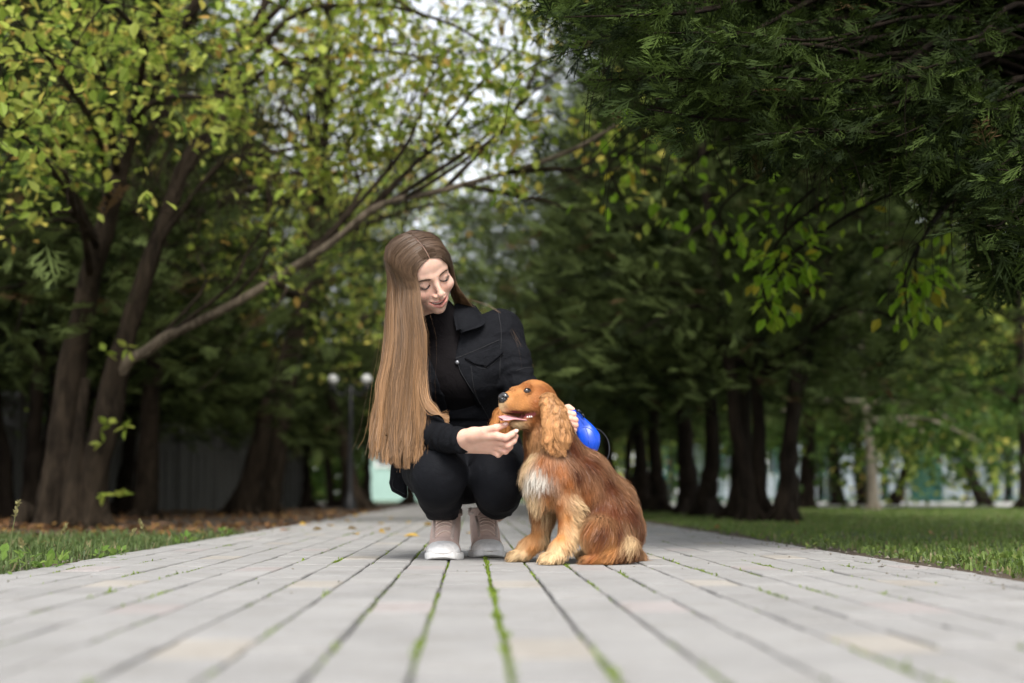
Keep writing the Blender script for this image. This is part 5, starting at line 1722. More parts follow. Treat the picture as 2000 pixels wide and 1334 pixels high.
# ---- trainers
M_UPPER = plain('blush_mesh_fabric', (0.64, 0.47, 0.41), 0.8, 0.25, noise=500)
M_PANEL = plain('blush_leather', (0.56, 0.44, 0.39), 0.5, 0.4, noise=120)
M_TOE = plain('pearl_toe_cap', (0.85, 0.82, 0.80), 0.35, 0.5, 0.05, noise=90)
M_SOLE = plain('white_rubber', (0.84, 0.82, 0.80), 0.6, 0.4, noise=70)
M_LACE = plain('blush_lace', (0.80, 0.64, 0.56), 0.8, 0.2, noise=300)
def shoe(toe, yaw, s):
    """trainer pointing to -y, toe tip at `toe` on the ground"""
    c, sn = math.cos(yaw), math.sin(yaw)
    M = np.array([[c, -sn, 0], [sn, c, 0], [0, 0, 1.0]])
    org = np.asarray(toe, float) + M @ np.array([0, 0.128, 0])
    root = empty('shoe', (0, 0, 0))
    root.parent = person
    root.location = tuple(org - wloc(person))
    tf = lambda V: np.asarray(V, float) @ M.T + org
    U = Solid((-0.065, -0.14, -0.01), (0.065, 0.15, 0.20), 0.0028)
    U.ell((0, -0.072, 0.022), (0.0420, 0.056, 0.026))
    U.ell((0.002 * s, -0.045, 0.026), (0.0425, 0.055, 0.034), k=0.02)
    U.chain([((0, -0.056, 0.034), 0.029), ((0, -0.026, 0.066), 0.033), ((0, 0.014, 0.104), 0.036)], 0.022)
    U.ell((0, 0.078, 0.050), (0.036, 0.046, 0.055), k=0.03)
    U.chain([((0, 0.055, 0.085), 0.040), ((0, 0.066, 0.118), 0.041)], 0.02)
    U.chain([((0, 0.016, 0.108), 0.026), ((0, 0.004, 0.132), 0.022)], 0.012)              # tongue
    U.cone((0, 0.070, 0.118), (0, 0.076, 0.160), 0.034, 0.038, 0.006, 'cut')
    U.cut((0, 0, 0.012), (0, 0, -1))
    v, f = U.surface(1)
    up = wobj('upper', tf(v), f, M_UPPER, root)
    So = Solid((-0.065, -0.15, -0.006), (0.065, 0.15, 0.045), 0.0026)
    So.chain([((0, -0.080, 0.012), 0.047), ((0.002 * s, -0.045, 0.012), 0.049), ((0, 0.02, 0.012), 0.040), ((0, 0.085, 0.012), 0.041)], 0.02)
    So.cut((0, 0, 0.0), (0, 0, -1)); 
    X = np.stack(np.meshgrid(*So.ax, indexing='ij'), -1)
    topz = 0.019 + 0.012 * np.clip((X[..., 1] - 0.0) / 0.1, 0, 1) + 0.007 * np.clip((-X[..., 1] - 0.09) / 0.04, 0, 1)
    So.d = np.maximum(So.d, (X[..., 2] - topz).astype(np.float32))
    toespring = 0.008 * np.clip((-X[..., 1] - 0.085) / 0.04, 0, 1) ** 2
    So.d = np.maximum(So.d, (toespring - X[..., 2]).astype(np.float32))
    v, f = So.surface(1)
    wobj('sole', tf(v), f, M_SOLE, root)
    T = Solid((-0.065, -0.15, 0.0), (0.065, 0.02, 0.10), 0.002)
    T.ell((0, -0.072, 0.022), (0.0437, 0.0578, 0.0277))
    T.ell((0.002 * s, -0.045, 0.026), (0.0437, 0.056, 0.0355), k=0.02)
    T.cut((0, -0.080, 0.05), nrm((0, 1.0, 0.45)))
    T.cut((0, 0, 0.018), (0, 0, -1))
    v, f = T.surface(1)
    wobj('toe_cap', tf(v), f, M_TOE, root)
    def on_top(x, y):
        z = np.arange(0.2, 0.0, -0.0008)
        d = sample(U, np.c_[np.full(len(z), x), np.full(len(z), y), z])
        return np.array([x, y, z[np.argmax(d < 0)]])
    for k in range(6):
        y = -0.066 + 0.0100 * k
        w = 0.0205 + 0.0006 * k
        p = np.array([on_top(x, y + 0.004 * x / w * s) + [0, -0.0012, 0.0022] for x in np.linspace(-w, w, 9)])
        V, F = tube(p, 0.0030, 6, flat=0.6)
        wobj('lace', tf(V), F, M_LACE, root)
    for sd in (-1, 1):                                   # eyelet stays
        p = np.array([on_top(sd * (0.0235 + 0.0005 * i), -0.074 + 0.0074 * i) + [0, 0, 0.0006] for i in range(10)])
        V, F = tube(p, 0.0055, 8, flat=0.5)
        wobj('eyelet_stay', tf(V), F, M_PANEL, root)
    p = catmull([on_top(-0.028, 0.0) + [0, 0, 0.001], (0, 0.028, 0.128), on_top(0.028, 0.0) + [0, 0, 0.001]], 12) if False else None
    ring = [(0.040 * math.cos(a), 0.070 + 0.042 * math.sin(a), 0.122 + (0.012 if math.sin(a) > 0.2 else -0.010 * 0)) for a in np.linspace(0, 6.283, 25)]
    V, F = tube(catmull(ring, 48), 0.0058, 8, cap=False)
    wobj('collar_rim', tf(V), F, M_PANEL, root)
    return root
def ghit(x, y):
    d = _f + _r * ((x - 1000) / FPX) + _u * ((667 - y) / FPX)
    return CAM + d * (-CAM[2] / d[2])
shoe(ghit(862, 1095), R(-3), 1)
shoe(ghit(957, 1090), R(5), -1)

# ---- long straight hair
M_UNDER = vcol_mat('hair_under_layer', 1.0, 0.0)
def hair():
    rg = np.random.default_rng(11)
    # under layer: cap on the skull, built in head space
    C = Solid((-0.11, -0.12, -0.16), (0.11, 0.14, 0.14), 0.0036)
    C.ell((0, 0.018, 0.034), (0.0730, 0.0915, 0.0785))
    C.ell((0, 0.045, -0.030), (0.070, 0.055, 0.090), k=0.03)
    for s in (-1, 1): C.chain([((s * 0.056, 0.0, 0.025), 0.016), ((s * 0.062, 0.010, -0.03), 0.014), ((s * 0.058, 0.022, -0.09), 0.014)], 0.02)
    C.ell((0, -0.110, -0.020), (0.0585, 0.075, 0.0905), k=0.004, mode='cut')
    C.ell((0, -0.060, -0.075), (0.056, 0.060, 0.060), k=0.004, mode='cut')
    for s in (-1, 1): C.ell((s * 0.028, -0.085, 0.020), (0.032, 0.035, 0.040), k=0.01, mode='cut')
    v, f = C.surface(2)
    bag = Bag()
    dark = np.array([0.060, 0.036, 0.022])
    base = Bag(); base.add(hw(v), f, dark)
    GS = np.array([[(0, -0.079, 0.0715), (-0.028, -0.0775, 0.063), (-0.0440, -0.0715, 0.040), (-0.0655, -0.046, 0.002), (-0.0700, -0.040, -0.040)],
                   [(0, -0.050, 0.1015), (-0.038, -0.049, 0.0905), (-0.067, -0.038, 0.056), (-0.079, -0.026, 0.010), (-0.081, -0.022, -0.038)],
                   [(0, 0.0, 0.1170), (-0.042, 0.004, 0.1045), (-0.075, 0.010, 0.065), (-0.086, 0.014, 0.015), (-0.088, 0.014, -0.036)],
                   [(0, 0.060, 0.1045), (-0.035, 0.064, 0.0945), (-0.067, 0.060, 0.062), (-0.083, 0.052, 0.015), (-0.085, 0.046, -0.036)],
                   [(0, 0.104, 0.060), (-0.030, 0.102, 0.050), (-0.057, 0.090, 0.030), (-0.076, 0.072, 0.000), (-0.080, 0.060, -0.040)]])
    def guide(s, sgn, lift, jit):
        u = s * 4; k = min(int(u), 3); w = u - k; w = w * w * (3 - 2 * w)
        g = GS[k] * (1 - w) + GS[k + 1] * w
        g = g * [-sgn, 1, 1]
        out = nrm(g - [0, 0.012, 0.02])
        return g + out * lift * np.array([0.15, 0.8, 1, 1, 1])[:, None] + jit * np.array([0.2, 1, 1, 1, 1])[:, None] + [sgn * 0.0013, 0, 0]
    left = np.array([(757, 552), (755, 600), (751, 680), (736, 760), (728, 850), (724, 886)], float)
    right = np.array([(819, 560), (822, 604), (832, 668), (828, 760), (830, 850), (828, 884)], float)
    hy = [3.812, 3.808, 3.800, 3.790, 3.775, 3.765]
    hs = [0.085, 0.072, 0.058, 0.046, 0.036, 0.030]
    ylast = lambda s: np.interp(s, [0, 0.15, 0.45, 0.75, 1.0], [884, 909, 905, 898, 886])
    paths, cols, rads = [], [], []
    K = 16
    locks = 54
    lock_s = rg.random(locks); lock_v = rg.random(locks)
    n = 6800
    li = rg.integers(0, locks, n)
    for i in range(n):
        s = np.clip(lock_s[li[i]] + rg.normal(0, 0.05), 0.0, 1)
        vv = np.clip(lock_v[li[i]] + rg.normal(0, 0.15), 0, 1)
        sr = np.clip(s * 0.95 + rg.normal(0, 0.03), 0, 1)
        lift = 0.001 + 0.005 * rg.random()
        pts = list(hw(guide(sr, -1, lift, rg.normal(0, 0.0008, 3))[:3]))
        # hang: between the front edge (s=0) and the outer edge (s=1)
        tips = lock_s[li[i]] * 0.7 + s * 0.3
        sw = 1.5 * math.sin(li[i] * 2.1)
        wv = rg.normal(0, 1)
        hang = []
        yend = ylast(tips) - 40 * rg.random() ** 2 + 11 * math.sin(li[i] * 5.3)
        for j, (l, r_) in enumerate(zip(left, right)):
            ss = s if j < 4 else tips
            x = r_[0] + (l[0] - r_[0]) * ss + sw * (j > 0) + (0.6 + 0.8 * j) * math.sin(j * 1.9 + li[i] * 1.7) * (j > 1) + 0.8 * wv * (j > 3)
            y = r_[1] + (l[1] - r_[1]) * ss
            if j == 4: y = min(y, yend - 32)
            if j == 5: y = yend
            Y = hy[j] + hs[j] * s + (0.016 + 0.006 * j) * vv + 0.007 * math.sin(li[i] * 4.7) * (j > 1)
            hang.append(P(x, y, Y))
        pts = np.array(pts + hang)
        p = catmull(pts, K)
        p += (np.stack([vnoise(np.c_[np.linspace(0, 3, K), np.full(K, i * 0.37), np.zeros(K)], 1.0, q) for q in (1, 2, 3)], 1)) * 0.0022 * np.linspace(0, 1, K)[:, None]
        paths.append(p)
        t = np.linspace(0, 1, K)[:, None]
        g = np.clip((t - 0.12) / 0.75, 0, 1)
        tone = (0.55 + 0.85 * rg.random()) * (1 + 0.32 * math.sin(li[i] * 3.3))
        cols.append((np.array([0.105, 0.066, 0.042]) * (1 - g) + np.array([0.245, 0.134, 0.062]) * g) * tone)
        rads.append(0.00058 * np.linspace(1, 0.5, K))
    # the lock that swings forward under the chin side and curls right at its end
    for i in range(170):
        o = rg.normal(0, 1, 2)
        end = P(872 + 6 * rg.random(), 818 + o[0] * 6, 3.76)
        pts = [P(826 + o[0] * 2, 640, 3.84), P(826 + o[0] * 3, 720, 3.81 + 0.006 * o[1]), P(829 + o[0] * 4, 775 + o[1], 3.79 + 0.006 * o[1]), P(846 + o[0] * 3, 802 - o[0] * 3, 3.775 + 0.006 * o[1]), end]
        p = catmull(np.array(pts), K)
        paths.append(p)
        t = np.linspace(0.5, 1, K)[:, None]
        cols.append((np.array([0.20, 0.115, 0.06]) * (1 - t) + np.array([0.37, 0.20, 0.09]) * t) * (0.7 + 0.5 * rg.random()))
        rads.append(0.0007 * np.linspace(1, 0.5, K))
    # far side: from the parting over the temple, then behind the neck and down the back
    for i in range(4200):
        s = rg.random() ** 1.3
        lift = 0.001 + 0.005 * rg.random()
        pts = list(hw(guide(s, 1, lift, rg.normal(0, 0.0008, 3))))
        e = 0.5 * s
        o = rg.normal(0, 1)
        pts += [P(902 - 30 * e + 2 * o, 578 + 6 * e, 3.945 + 0.10 * e), P(918 - 40 * e + 4 * o, 606, 4.03 + 0.09 * e), P(925 - 50 * e + 6 * o, 660, 4.17 + 0.03 * e), P(920 - 40 * e + 8 * o, 760, 4.245), P(915 - 40 * e + 8 * o, 850, 4.29)]
        p = catmull(np.array(pts), K)
        paths.append(p)
        t = np.linspace(0, 1, K)[:, None]
        g = np.clip((t - 0.3) / 0.6, 0, 1)
        cols.append((np.array([0.105, 0.066, 0.044]) * (1 - g) + np.array([0.30, 0.17, 0.08]) * g) * (0.7 + 0.5 * rg.random()))
        rads.append(0.00075 * np.linspace(1, 0.6, K))
    # a few loose strands drawn over the shoulder
    for i in range(7):
        o = rg.normal(0, 1, 3) * [1.5, 1.6, 1.6]
        xs = [(900, 582), (925, 590 + o[0]), (955, 594 + 2 * o[0]), (985, 604 + 3 * o[1]), (1003 + 4 * o[1], 640), (1018 + 5 * o[1], 690), (1034 + 5 * o[2] - 18 * (i % 3 == 0), 718 - 40 * (i % 3 == 0))]
        q = land(JAC, xs, 3.6, 4.2, 0.003 + 0.002 * rg.random())
        q[0] = P(900, 580, 3.95)
        far = q[:, 1] > 4.12
        q[far] = np.array([P(x, y, 4.02) for x, y in np.array(xs)[far]]).reshape(-1, 3)
        for _ in range(2): q[1:-1] = (q[:-2] + 2 * q[1:-1] + q[2:]) / 4
        q[1:, 1] -= 0.006
        paths.append(catmull(q, K))
        t = np.linspace(0, 1, K)[:, None]
        cols.append((np.array([0.14, 0.09, 0.055]) * (1 - t) + np.array([0.24, 0.15, 0.085]) * t) * (0.8 + 0.4 * rg.random()))
        rads.append(0.00042 * np.linspace(1, 0.6, K))
    # flyaway hairs round the outline
    for i in range(70):
        k = rg.integers(0, n)
        p = paths[k].copy()
        w = np.linspace(0, 1, K)[:, None] ** 1.5
        p += w * rg.normal(0, 1, 3) * [0.022, 0.015, 0.01] + w * (1 - w) * rg.normal(0, 0.03, 3)
        paths.append(p); cols.append(cols[k]); rads.append(0.0003 * np.ones(K))
    paths = np.array(paths)
    for it in range(2):                                     # keep every hair just outside the skull and face
        ql = hl(paths)
        inb = (np.abs(ql - np.array([0.01, 0.0, 0.0])) < [0.105, 0.13, 0.12]).all(-1)
        d = np.where(inb, sample(HEAD, ql), 1.0)
        need = np.clip(0.0025 - d, 0, 0.02)
        paths = paths + ((nrm(ql - [0, 0.012, 0.0]) * need[..., None]) @ HR.T)
    bl = np.clip((paths[..., 2:] - (HC[2] - 0.20)) / 0.22, 0, 1)
    bl = bl * bl * (3 - 2 * bl)
    axis = hw((0, 0.02, 0.0)) * bl + (np.array([HC[0] - 0.05, HC[1] + 0.02, 0]) + paths * [0, 0, 1]) * (1 - bl)
    rad_dir = nrm(nrm(paths - axis) + rg.normal(0, 0.45, (len(paths), 1, 3)))
    V, F, Cc_ = ribbons(paths, np.array(rads) * 0.72, rad_dir, np.array(cols))
    bag.add(V, F, Cc_)
    # inner body of the long fall so that no light leaks through it
    ctr = []
    hwid = []
    for j in range(6):
        ctr.append(P((left[j][0] + right[j][0]) / 2, (left[j][1] + right[j][1]) / 2 - (22 if j == 5 else 0), hy[j] + 0.5 * hs[j] + 0.028 + (0.02 if j < 2 else 0)))
        hwid.append(abs(right[j][0] - left[j][0]) / 2 * 1.37e-3 * (0.80 if j < 5 else 0.6) * (0.8 if j < 2 else 1))
    ctr = [hw((-0.040, 0.03, 0.01))] + ctr
    hwid = [0.020] + hwid
    V, F = tube(catmull(np.array(ctr), 20), catmull(np.array(hwid)[:, None], 20)[:, 0], 18, ref=(0, 1, 0), flat=0.36)
    base.add(V, F, (0.10, 0.06, 0.034))
    h = bag.obj('hair', M_HAIR, person)
    base.obj('under_layer', M_UNDER, h)
hair()
# ================================================================== THE SITTING SPANIEL
dog = empty('dog', P(1150, 1102, 3.75) * [1, 1, 0])
tag(dog, 'golden red cocker spaniel with a white chest sitting on the pavers, tongue out', 'dog')
RED, ORA, GOLD = np.array([0.084, 0.0225, 0.0078]), np.array([0.295, 0.098, 0.027]), np.array([0.50, 0.215, 0.070])
CREAM, WHITE, UMB = np.array([0.70, 0.49, 0.27]), np.array([0.95, 0.90, 0.80]), np.array([0.12, 0.042, 0.016])
EARC = np.array([0.41, 0.205, 0.085])

DR = euler(R(-1.8), R(-8.1), R(-45.3))
DC = P(1036.1, 784.9, 3.70)
DS = 0.975
def dw(p): return DC + (np.asarray(p, float) * DS) @ DR.T
def dl(p): return ((np.asarray(p, float) - DC) @ DR) / DS
def dell(S, c, r, rot=None, k=0.0, mode='add'):
    M = DR if rot is None else DR @ np.asarray(rot)
    S.ell(dw(c), np.asarray(r) * DS, M, k, mode)
def dcone(S, a, b, r1, r2, k=0.0, mode='add'):
    S.cone(dw(a), dw(b), r1 * DS, r2 * DS, k, mode)
S = Solid((-0.02, 3.50, -0.012), (0.52, 3.98, 0.53), 0.0034)
# trunk, sitting
for dy in (-0.026, 0.026):
    o = np.array([0, dy, 0])
    S.chain([(P(1078, 882, 3.745) + o * 0.5, 0.052), (P(1082, 920, 3.735) + o, 0.058), (P(1135, 945, 3.77) + o, 0.064), (P(1180, 1010, 3.80) + o * 1.2, 0.076), (P(1200, 1050, 3.81) + o * 1.3, 0.066)], 0.03)
S.chain([(P(1060, 925, 3.715), 0.048), (P(1062, 965, 3.72), 0.040)], 0.03)
S.chain([(P(1108, 885, 3.765), 0.040), (P(1150, 918, 3.785), 0.036), (P(1200, 970, 3.81), 0.040), (P(1225, 1030, 3.82), 0.042)], 0.04)
# neck
S.chain([(dw((0, 0.030, -0.005)), 0.047), (P(1072, 848, 3.73), 0.055), (P(1084, 890, 3.745), 0.060)], 0.03)
# front legs and paws
NP, FP = ghit(1087, 1103), ghit(1020, 1098)
def foreleg(sh, el, wr, paw, r):
    S.chain([(sh, r * 1.75), (el, r * 1.30), (wr, r)], 0.025)
    hd = nrm((paw - wr) * [1, 1, 0])
    pc = paw + [0, 0, 0.022]
    S.chain([(wr, r), (wr * 0.4 + pc * 0.6 + [0, 0, 0.006], r * 1.02), (pc, 0.023)], 0.014)
    side = np.array([-hd[1], hd[0], 0])
    for t in (-1.5, -0.5, 0.5, 1.5):
        a = pc + side * t * 0.0115 + [0, 0, -0.003]
        S.chain([(a, 0.013), (a + hd * (0.024 - 0.003 * abs(t)) + [0, 0, -0.002], 0.0125), (a + hd * (0.034 - 0.003 * abs(t)) + [0, 0, -0.009], 0.010)], 0.005)
foreleg(P(1098, 935, 3.68), P(1112, 988, 3.685), P(1106, 1058, 3.675), NP + [-0.004, 0.0, 0], 0.0215)
foreleg(P(1058, 950, 3.77), P(1062, 1000, 3.795), P(1054, 1056, 3.80), FP, 0.0225)
# hind legs folded at the sides
for (hip, kn, ho, toe) in ((P(1203, 1030, 3.745), P(1172, 1046, 3.665), P(1228, 1072, 3.69), ghit(1165, 1103)), (P(1200, 1030, 3.87), P(1170, 1040, 3.93), P(1225, 1068, 3.92), ghit(1165, 1103) + [0, 0.26, 0])):
    S.chain([(hip, 0.062), (kn, 0.047)], 0.03)
    toe = toe + [0.0, 0.0, 0.021]
    S.chain([(kn, 0.042), (kn * 0.4 + ho * 0.6 + [0, 0, -0.012], 0.034), (ho, 0.026), (toe + [0.03, 0, 0.004], 0.021), (toe, 0.021)], 0.018)
    for t in (-1, 0, 1):
        S.cone(toe + [0, t * 0.013, -0.003], toe + [-0.028, t * 0.014, -0.008], 0.0125, 0.010, 0.005)
S.chain([(P(1225, 1080, 3.82), 0.034), (P(1245, 1092, 3.86), 0.022), (P(1240, 1094, 3.92), 0.018)], 0.02)   # short tail on the ground
# head
dell(S, (0, 0.016, 0.012), (0.049, 0.058, 0.049), k=0.02)
for s in (-1, 1):
    dell(S, (s * 0.027, -0.004, -0.014), (0.026, 0.034, 0.030), k=0.02)
    dell(S, (s * 0.023, -0.037, 0.0330), (0.014, 0.012, 0.0095), k=0.014)
dcone(S, (0, -0.025, 0.004), (0, -0.080, 0.000), 0.0300, 0.0215, 0.02)
dell(S, (0, -0.088, -0.006), (0.0235, 0.022, 0.0195), k=0.012)
for s in (-1, 1):
    dell(S, (s * 0.0158, -0.064, -0.0212), (0.0130, 0.036, 0.0195), euler(R(6), 0, s * R(-8)), k=0.010)
    dell(S, (s * 0.012, -0.090, -0.0160), (0.0110, 0.016, 0.0150), k=0.008)
dcone(S, (0, -0.004, -0.048), (0, -0.060, -0.0640), 0.0220, 0.0135, 0.010)
dell(S, (0, -0.070, -0.0655), (0.0150, 0.016, 0.0085), k=0.008)
# open mouth
dcone(S, (0, -0.028, -0.0430), (0, -0.095, -0.0460), 0.0060, 0.0105, 0.004, 'cut')
for s in (-1, 1):
    dcone(S, (s * 0.027, -0.027, -0.0385), (s * 0.016, -0.090, -0.0455), 0.0050, 0.0105, 0.004, 'cut')
    dell(S, (s * 0.0320, -0.0445, 0.0205), (0.0098, 0.0115, 0.0068), k=0.004, mode='cut')
for s in (-1, 1):                                          # eyelids
    for ch in ([((s * 0.0225, -0.0505, 0.0180), 0.0022), ((s * 0.0295, -0.0475, 0.0262), 0.0028), ((s * 0.0350, -0.0405, 0.0272), 0.0028), ((s * 0.0372, -0.0325, 0.0215), 0.0022)],
               [((s * 0.0225, -0.0505, 0.0180), 0.0018), ((s * 0.0305, -0.0475, 0.0138), 0.0022), ((s * 0.0360, -0.0400, 0.0145), 0.0022), ((s * 0.0372, -0.0325, 0.0215), 0.0020)]):
        S.chain([(dw(q), r * DS) for q, r in ch], 0.004)
DOGS = S
v, f = S.surface(1)

# ---- which way the coat lies, how long it is and what colour: control points on the near side
CTRL = [  # x, y, (dx, dy), length, lift, colour
    (1000, 772, (1, .1), .006, .3, GOLD), (1012, 764, (1, -.1), .006, .3, GOLD), (1000, 790, (1, .4), .006, .3, GOLD * .95), (981, 795, (.4, 1), .006, .3, CREAM), (1031, 752, (1, -.2), .006, .35, ORA), (1048, 745, (1, .1), .008, .3, GOLD), (1022, 782, (1, .3), .006, .3, GOLD),
    (1020, 798, (1, .4), .006, .3, GOLD), (1048, 790, (1, .5), .009, .3, ORA), (1044, 815, (.7, .7), .012, .3, ORA * .9), (1010, 834, (1, .5), .012, .3, CREAM * .6), (1030, 838, (.8, .7), .016, .3, ORA * .7),
    (1062, 762, (.6, .8), .012, .3, ORA), (1035, 850, (.1, 1), .034, .35, EARC * .85), (1055, 862, (.2, 1), .042, .4, EARC * .8), (1030, 872, (-.2, 1), .045, .4, UMB + ORA * .25), (1040, 890, (-.3, 1), .045, .4, CREAM * .85),
    (1026, 920, (-.5, 1), .045, .45, CREAM * 1.05), (1046, 925, (-.2, 1), .035, .35, WHITE), (1058, 938, (0, 1), .026, .3, WHITE), (1030, 935, (-.4, 1), .04, .4, WHITE * .85), (1066, 955, (0, 1), .026, .3, ORA), (1072, 912, (.1, 1), .024, .25, ORA), (1060, 895, (0, 1), .035, .35, ORA), (1032, 955, (-.4, 1), .045, .45, CREAM), (1048, 975, (-.3, 1), .042, .4, CREAM * .85), (1060, 1000, (-.1, 1), .045, .45, CREAM), (1072, 970, (0, 1), .03, .3, GOLD),
    (1092, 920, (.1, 1), .018, .2, ORA), (1110, 945, (.25, 1), .018, .2, ORA), (1120, 880, (.35, 1), .028, .2, RED), (1112, 865, (.4, 1), .024, .2, RED), (1150, 905, (.6, .9), .024, .2, RED), (1190, 950, (.6, 1), .024, .2, RED), (1232, 1005, (.5, 1), .024, .2, RED), (1252, 1050, (.1, 1), .026, .25, UMB * 1.3), (1245, 1085, (-.1, 1), .022, .3, UMB),
    (1128, 930, (.2, 1), .026, .2, RED * .8), (1142, 960, (.1, 1), .032, .2, ORA * .6 + RED * .5), (1150, 990, (-.05, 1), .036, .22, RED), (1172, 990, (-.1, 1), .032, .2, RED * 1.1), (1200, 1000, (-.15, 1), .03, .2, RED * 1.1), (1150, 1030, (-.1, 1), .036, .25, ORA * .8), (1180, 1040, (-.5, .9), .034, .25, RED), (1212, 1040, (-.6, .8), .032, .25, RED * 1.1), (1200, 1066, (-1, .45), .034, .25, GOLD * .9), (1230, 1060, (-.8, .6), .026, .3, CREAM * .9), (1165, 1068, (-.4, .9), .034, .25, ORA * .9), (1160, 1090, (-.6, .6), .022, .25, ORA), (1175, 1096, (-.4, .5), .02, .3, GOLD), (1215, 1090, (-.5, .6), .022, .25, UMB),
    (1092, 990, (.15, 1), .009, .2, ORA), (1093, 1020, (.15, 1), .009, .2, ORA * 1.05), (1096, 1050, (.1, 1), .010, .2, GOLD), (1128, 985, (1, .15), .036, .8, CREAM), (1122, 1010, (.9, .55), .034, .5, CREAM), (1120, 1040, (.9, .6), .032, .5, CREAM), (1118, 1065, (.7, .8), .028, .5, CREAM), (1108, 1010, (.5, .9), .014, .3, GOLD), (1068, 1092, (-.6, .6), .014, .35, CREAM * .9), (1090, 1085, (-.2, .9), .018, .4, CREAM), (1115, 1090, (.5, .8), .022, .45, CREAM), (1090, 1098, (-.2, .7), .014, .4, CREAM * .8),
    (1052, 1010, (0, 1), .012, .25, ORA), (1050, 1045, (0, 1), .012, .25, GOLD), (1068, 1050, (.5, .9), .024, .4, CREAM * .8), (1040, 1075, (-.3, .8), .014, .35, GOLD), (1010, 1085, (-.7, .5), .014, .35, CREAM * .8), (1030, 1090, (-.3, .7), .014, .35, CREAM * .85)]
cp = land(DOGS, [(c[0], c[1]) for c in CTRL], 3.45, 3.97)
_ri, _up = _r, _u
cd = np.array([nrm(_ri * c[2][0] - _up * c[2][1]) for c in CTRL])
clen = np.array([c[3] for c in CTRL]); clift = np.array([c[4] for c in CTRL]); ccol = np.array([c[5] for c in CTRL])
def coat(p, power=3.2):
    d = np.linalg.norm(p[:, None] - cp[None], axis=2)
    w = 1 / (d + 0.004) ** power
    w = w / w.sum(1, keepdims=True)
    return w @ cd, w @ clen, w @ clift, w @ ccol
fl, ln, lf, bc = coat(v)
L = dl(v)
inmouth = (np.abs(L[:, 0]) < 0.034) & (L[:, 1] > -0.10) & (L[:, 1] < -0.018) & (np.abs(L[:, 2] + 0.0420 - 0.05 * (L[:, 1] + 0.03)) < 0.0065 + 0.07 * np.clip(-L[:, 1] - 0.03, 0, 1))
bc = bc * 0.85
bc[inmouth] = (0.10, 0.022, 0.020)
bc[inmouth & (L[:, 1] > -0.045)] = (0.30, 0.085, 0.085)
eyer = np.min([np.linalg.norm((L - [s * 0.0310, -0.0430, 0.0205]) / [1, 1.15, 0.78], axis=1) for s in (-1, 1)], 0)
bc[eyer < 0.0098] = (0.012, 0.008, 0.007)
nz = np.linalg.norm((L - [0, -0.106, 0.002]) / [1.2, 1, 1], axis=1)
bc[nz < 0.015] = (0.012, 0.012, 0.013)
liprim = (~inmouth) & (np.abs(L[:, 2] + 0.0395) < 0.012) & (L[:, 1] < -0.02) & (L[:, 1] > -0.11) & (np.abs(L[:, 2] + 0.0420 - 0.05 * (L[:, 1] + 0.03)) < 0.0085 + 0.07 * np.clip(-L[:, 1] - 0.03, 0, 1))
bc[liprim] = bc[liprim] * 0.35
M_FUR = hair_mat('spaniel_fur', 0.40, 0.20)
M_HIDE = vcol_mat('spaniel_hide', 0.8, 0.15)
dbody = wobj('body', v, f, M_HIDE, dog, col=bc)

def fur(p, n, fl, ln, lf, col, K=5, wave=0.0, clump=0.010, seed=0, rad=0.0006, droop=0.15, tipc=1.12, ctight=0.55):
    """hairs rooted at p: returns paths, radii, colours"""
    rg = np.random.default_rng(seed)
    m = len(p)
    t = fl - (fl * n).sum(1, keepdims=True) * n
    t = nrm(t + rg.normal(0, 0.13, (m, 3)))
    ln = ln * (0.65 + 0.6 * rg.random(m))
    u = np.linspace(0, 1, K)[None, :, None]
    lift = lf[:, None, None]
    d0 = nrm(t + n * lf[:, None] * 1.6)
    path = p[:, None] + ln[:, None, None] * (u * d0[:, None] + u * u * 0.5 * (t - d0)[:, None])
    path[..., 2] -= droop * ln[:, None] * (u[..., 0] ** 2)
    # locks: neighbours lean to a shared hair
    key = np.floor(p / clump + vnoise(p, 60, seed)[:, None] * 0.4).astype(np.int64)
    _, inv = np.unique(key, axis=0, return_inverse=True)
    inv = inv.ravel()
    cnt = np.bincount(inv)
    off = path - p[:, None]
    tip = np.stack([np.bincount(inv, path[:, -1, k]) / cnt for k in range(3)], 1)
    gather = (tip[inv] - path[:, -1])
    path = path + gather[:, None] * (u ** 1.5) * ctight
    if wave:
        ph = rg.random(len(cnt))[inv] * 6.28
        sd = nrm(np.cross(t, n))
        w = np.sin(u[..., 0] * 7.5 + ph[:, None]) * u[..., 0] * wave * ln[:, None]
        path = path + sd[:, None] * w[..., None] + n[:, None] * (np.cos(u[..., 0] * 6 + ph[:, None]) * u[..., 0] * wave * 0.6 * ln[:, None])[..., None]
    path[..., 2] = np.maximum(path[..., 2], 0.0015)
    ct = rg.random(len(cnt))[inv]
    tone = (0.86 + 0.26 * rg.random(m)) * (0.82 + 0.36 * ct)
    c = col[:, None] * tone[:, None, None] * (0.85 + (tipc - 0.85) * u)
    r = rad * (0.8 + 0.4 * rg.random(m))[:, None] * np.linspace(1, 0.3, K)[None]
    return path, r, c, nrm(n + rg.normal(0, 0.35, n.shape))
def keep_fur(p):
    l = dl(p)
    e = np.min([np.linalg.norm((l - [s * 0.0310, -0.0430, 0.0205]) / [1, 1.15, 0.78], axis=1) for s in (-1, 1)], 0)
    nzz = np.linalg.norm((l - [0, -0.106, 0.002]) / [1.2, 1, 1], axis=1)
    mo = (np.abs(l[:, 0]) < 0.034) & (l[:, 1] > -0.11) & (l[:, 1] < -0.015) & (np.abs(l[:, 2] + 0.0420 - 0.05 * (l[:, 1] + 0.03)) < 0.0075 + 0.07 * np.clip(-l[:, 1] - 0.03, 0, 1))
    return (e > 0.0106) & (nzz > 0.0150) & ~mo
rg = np.random.default_rng(77)
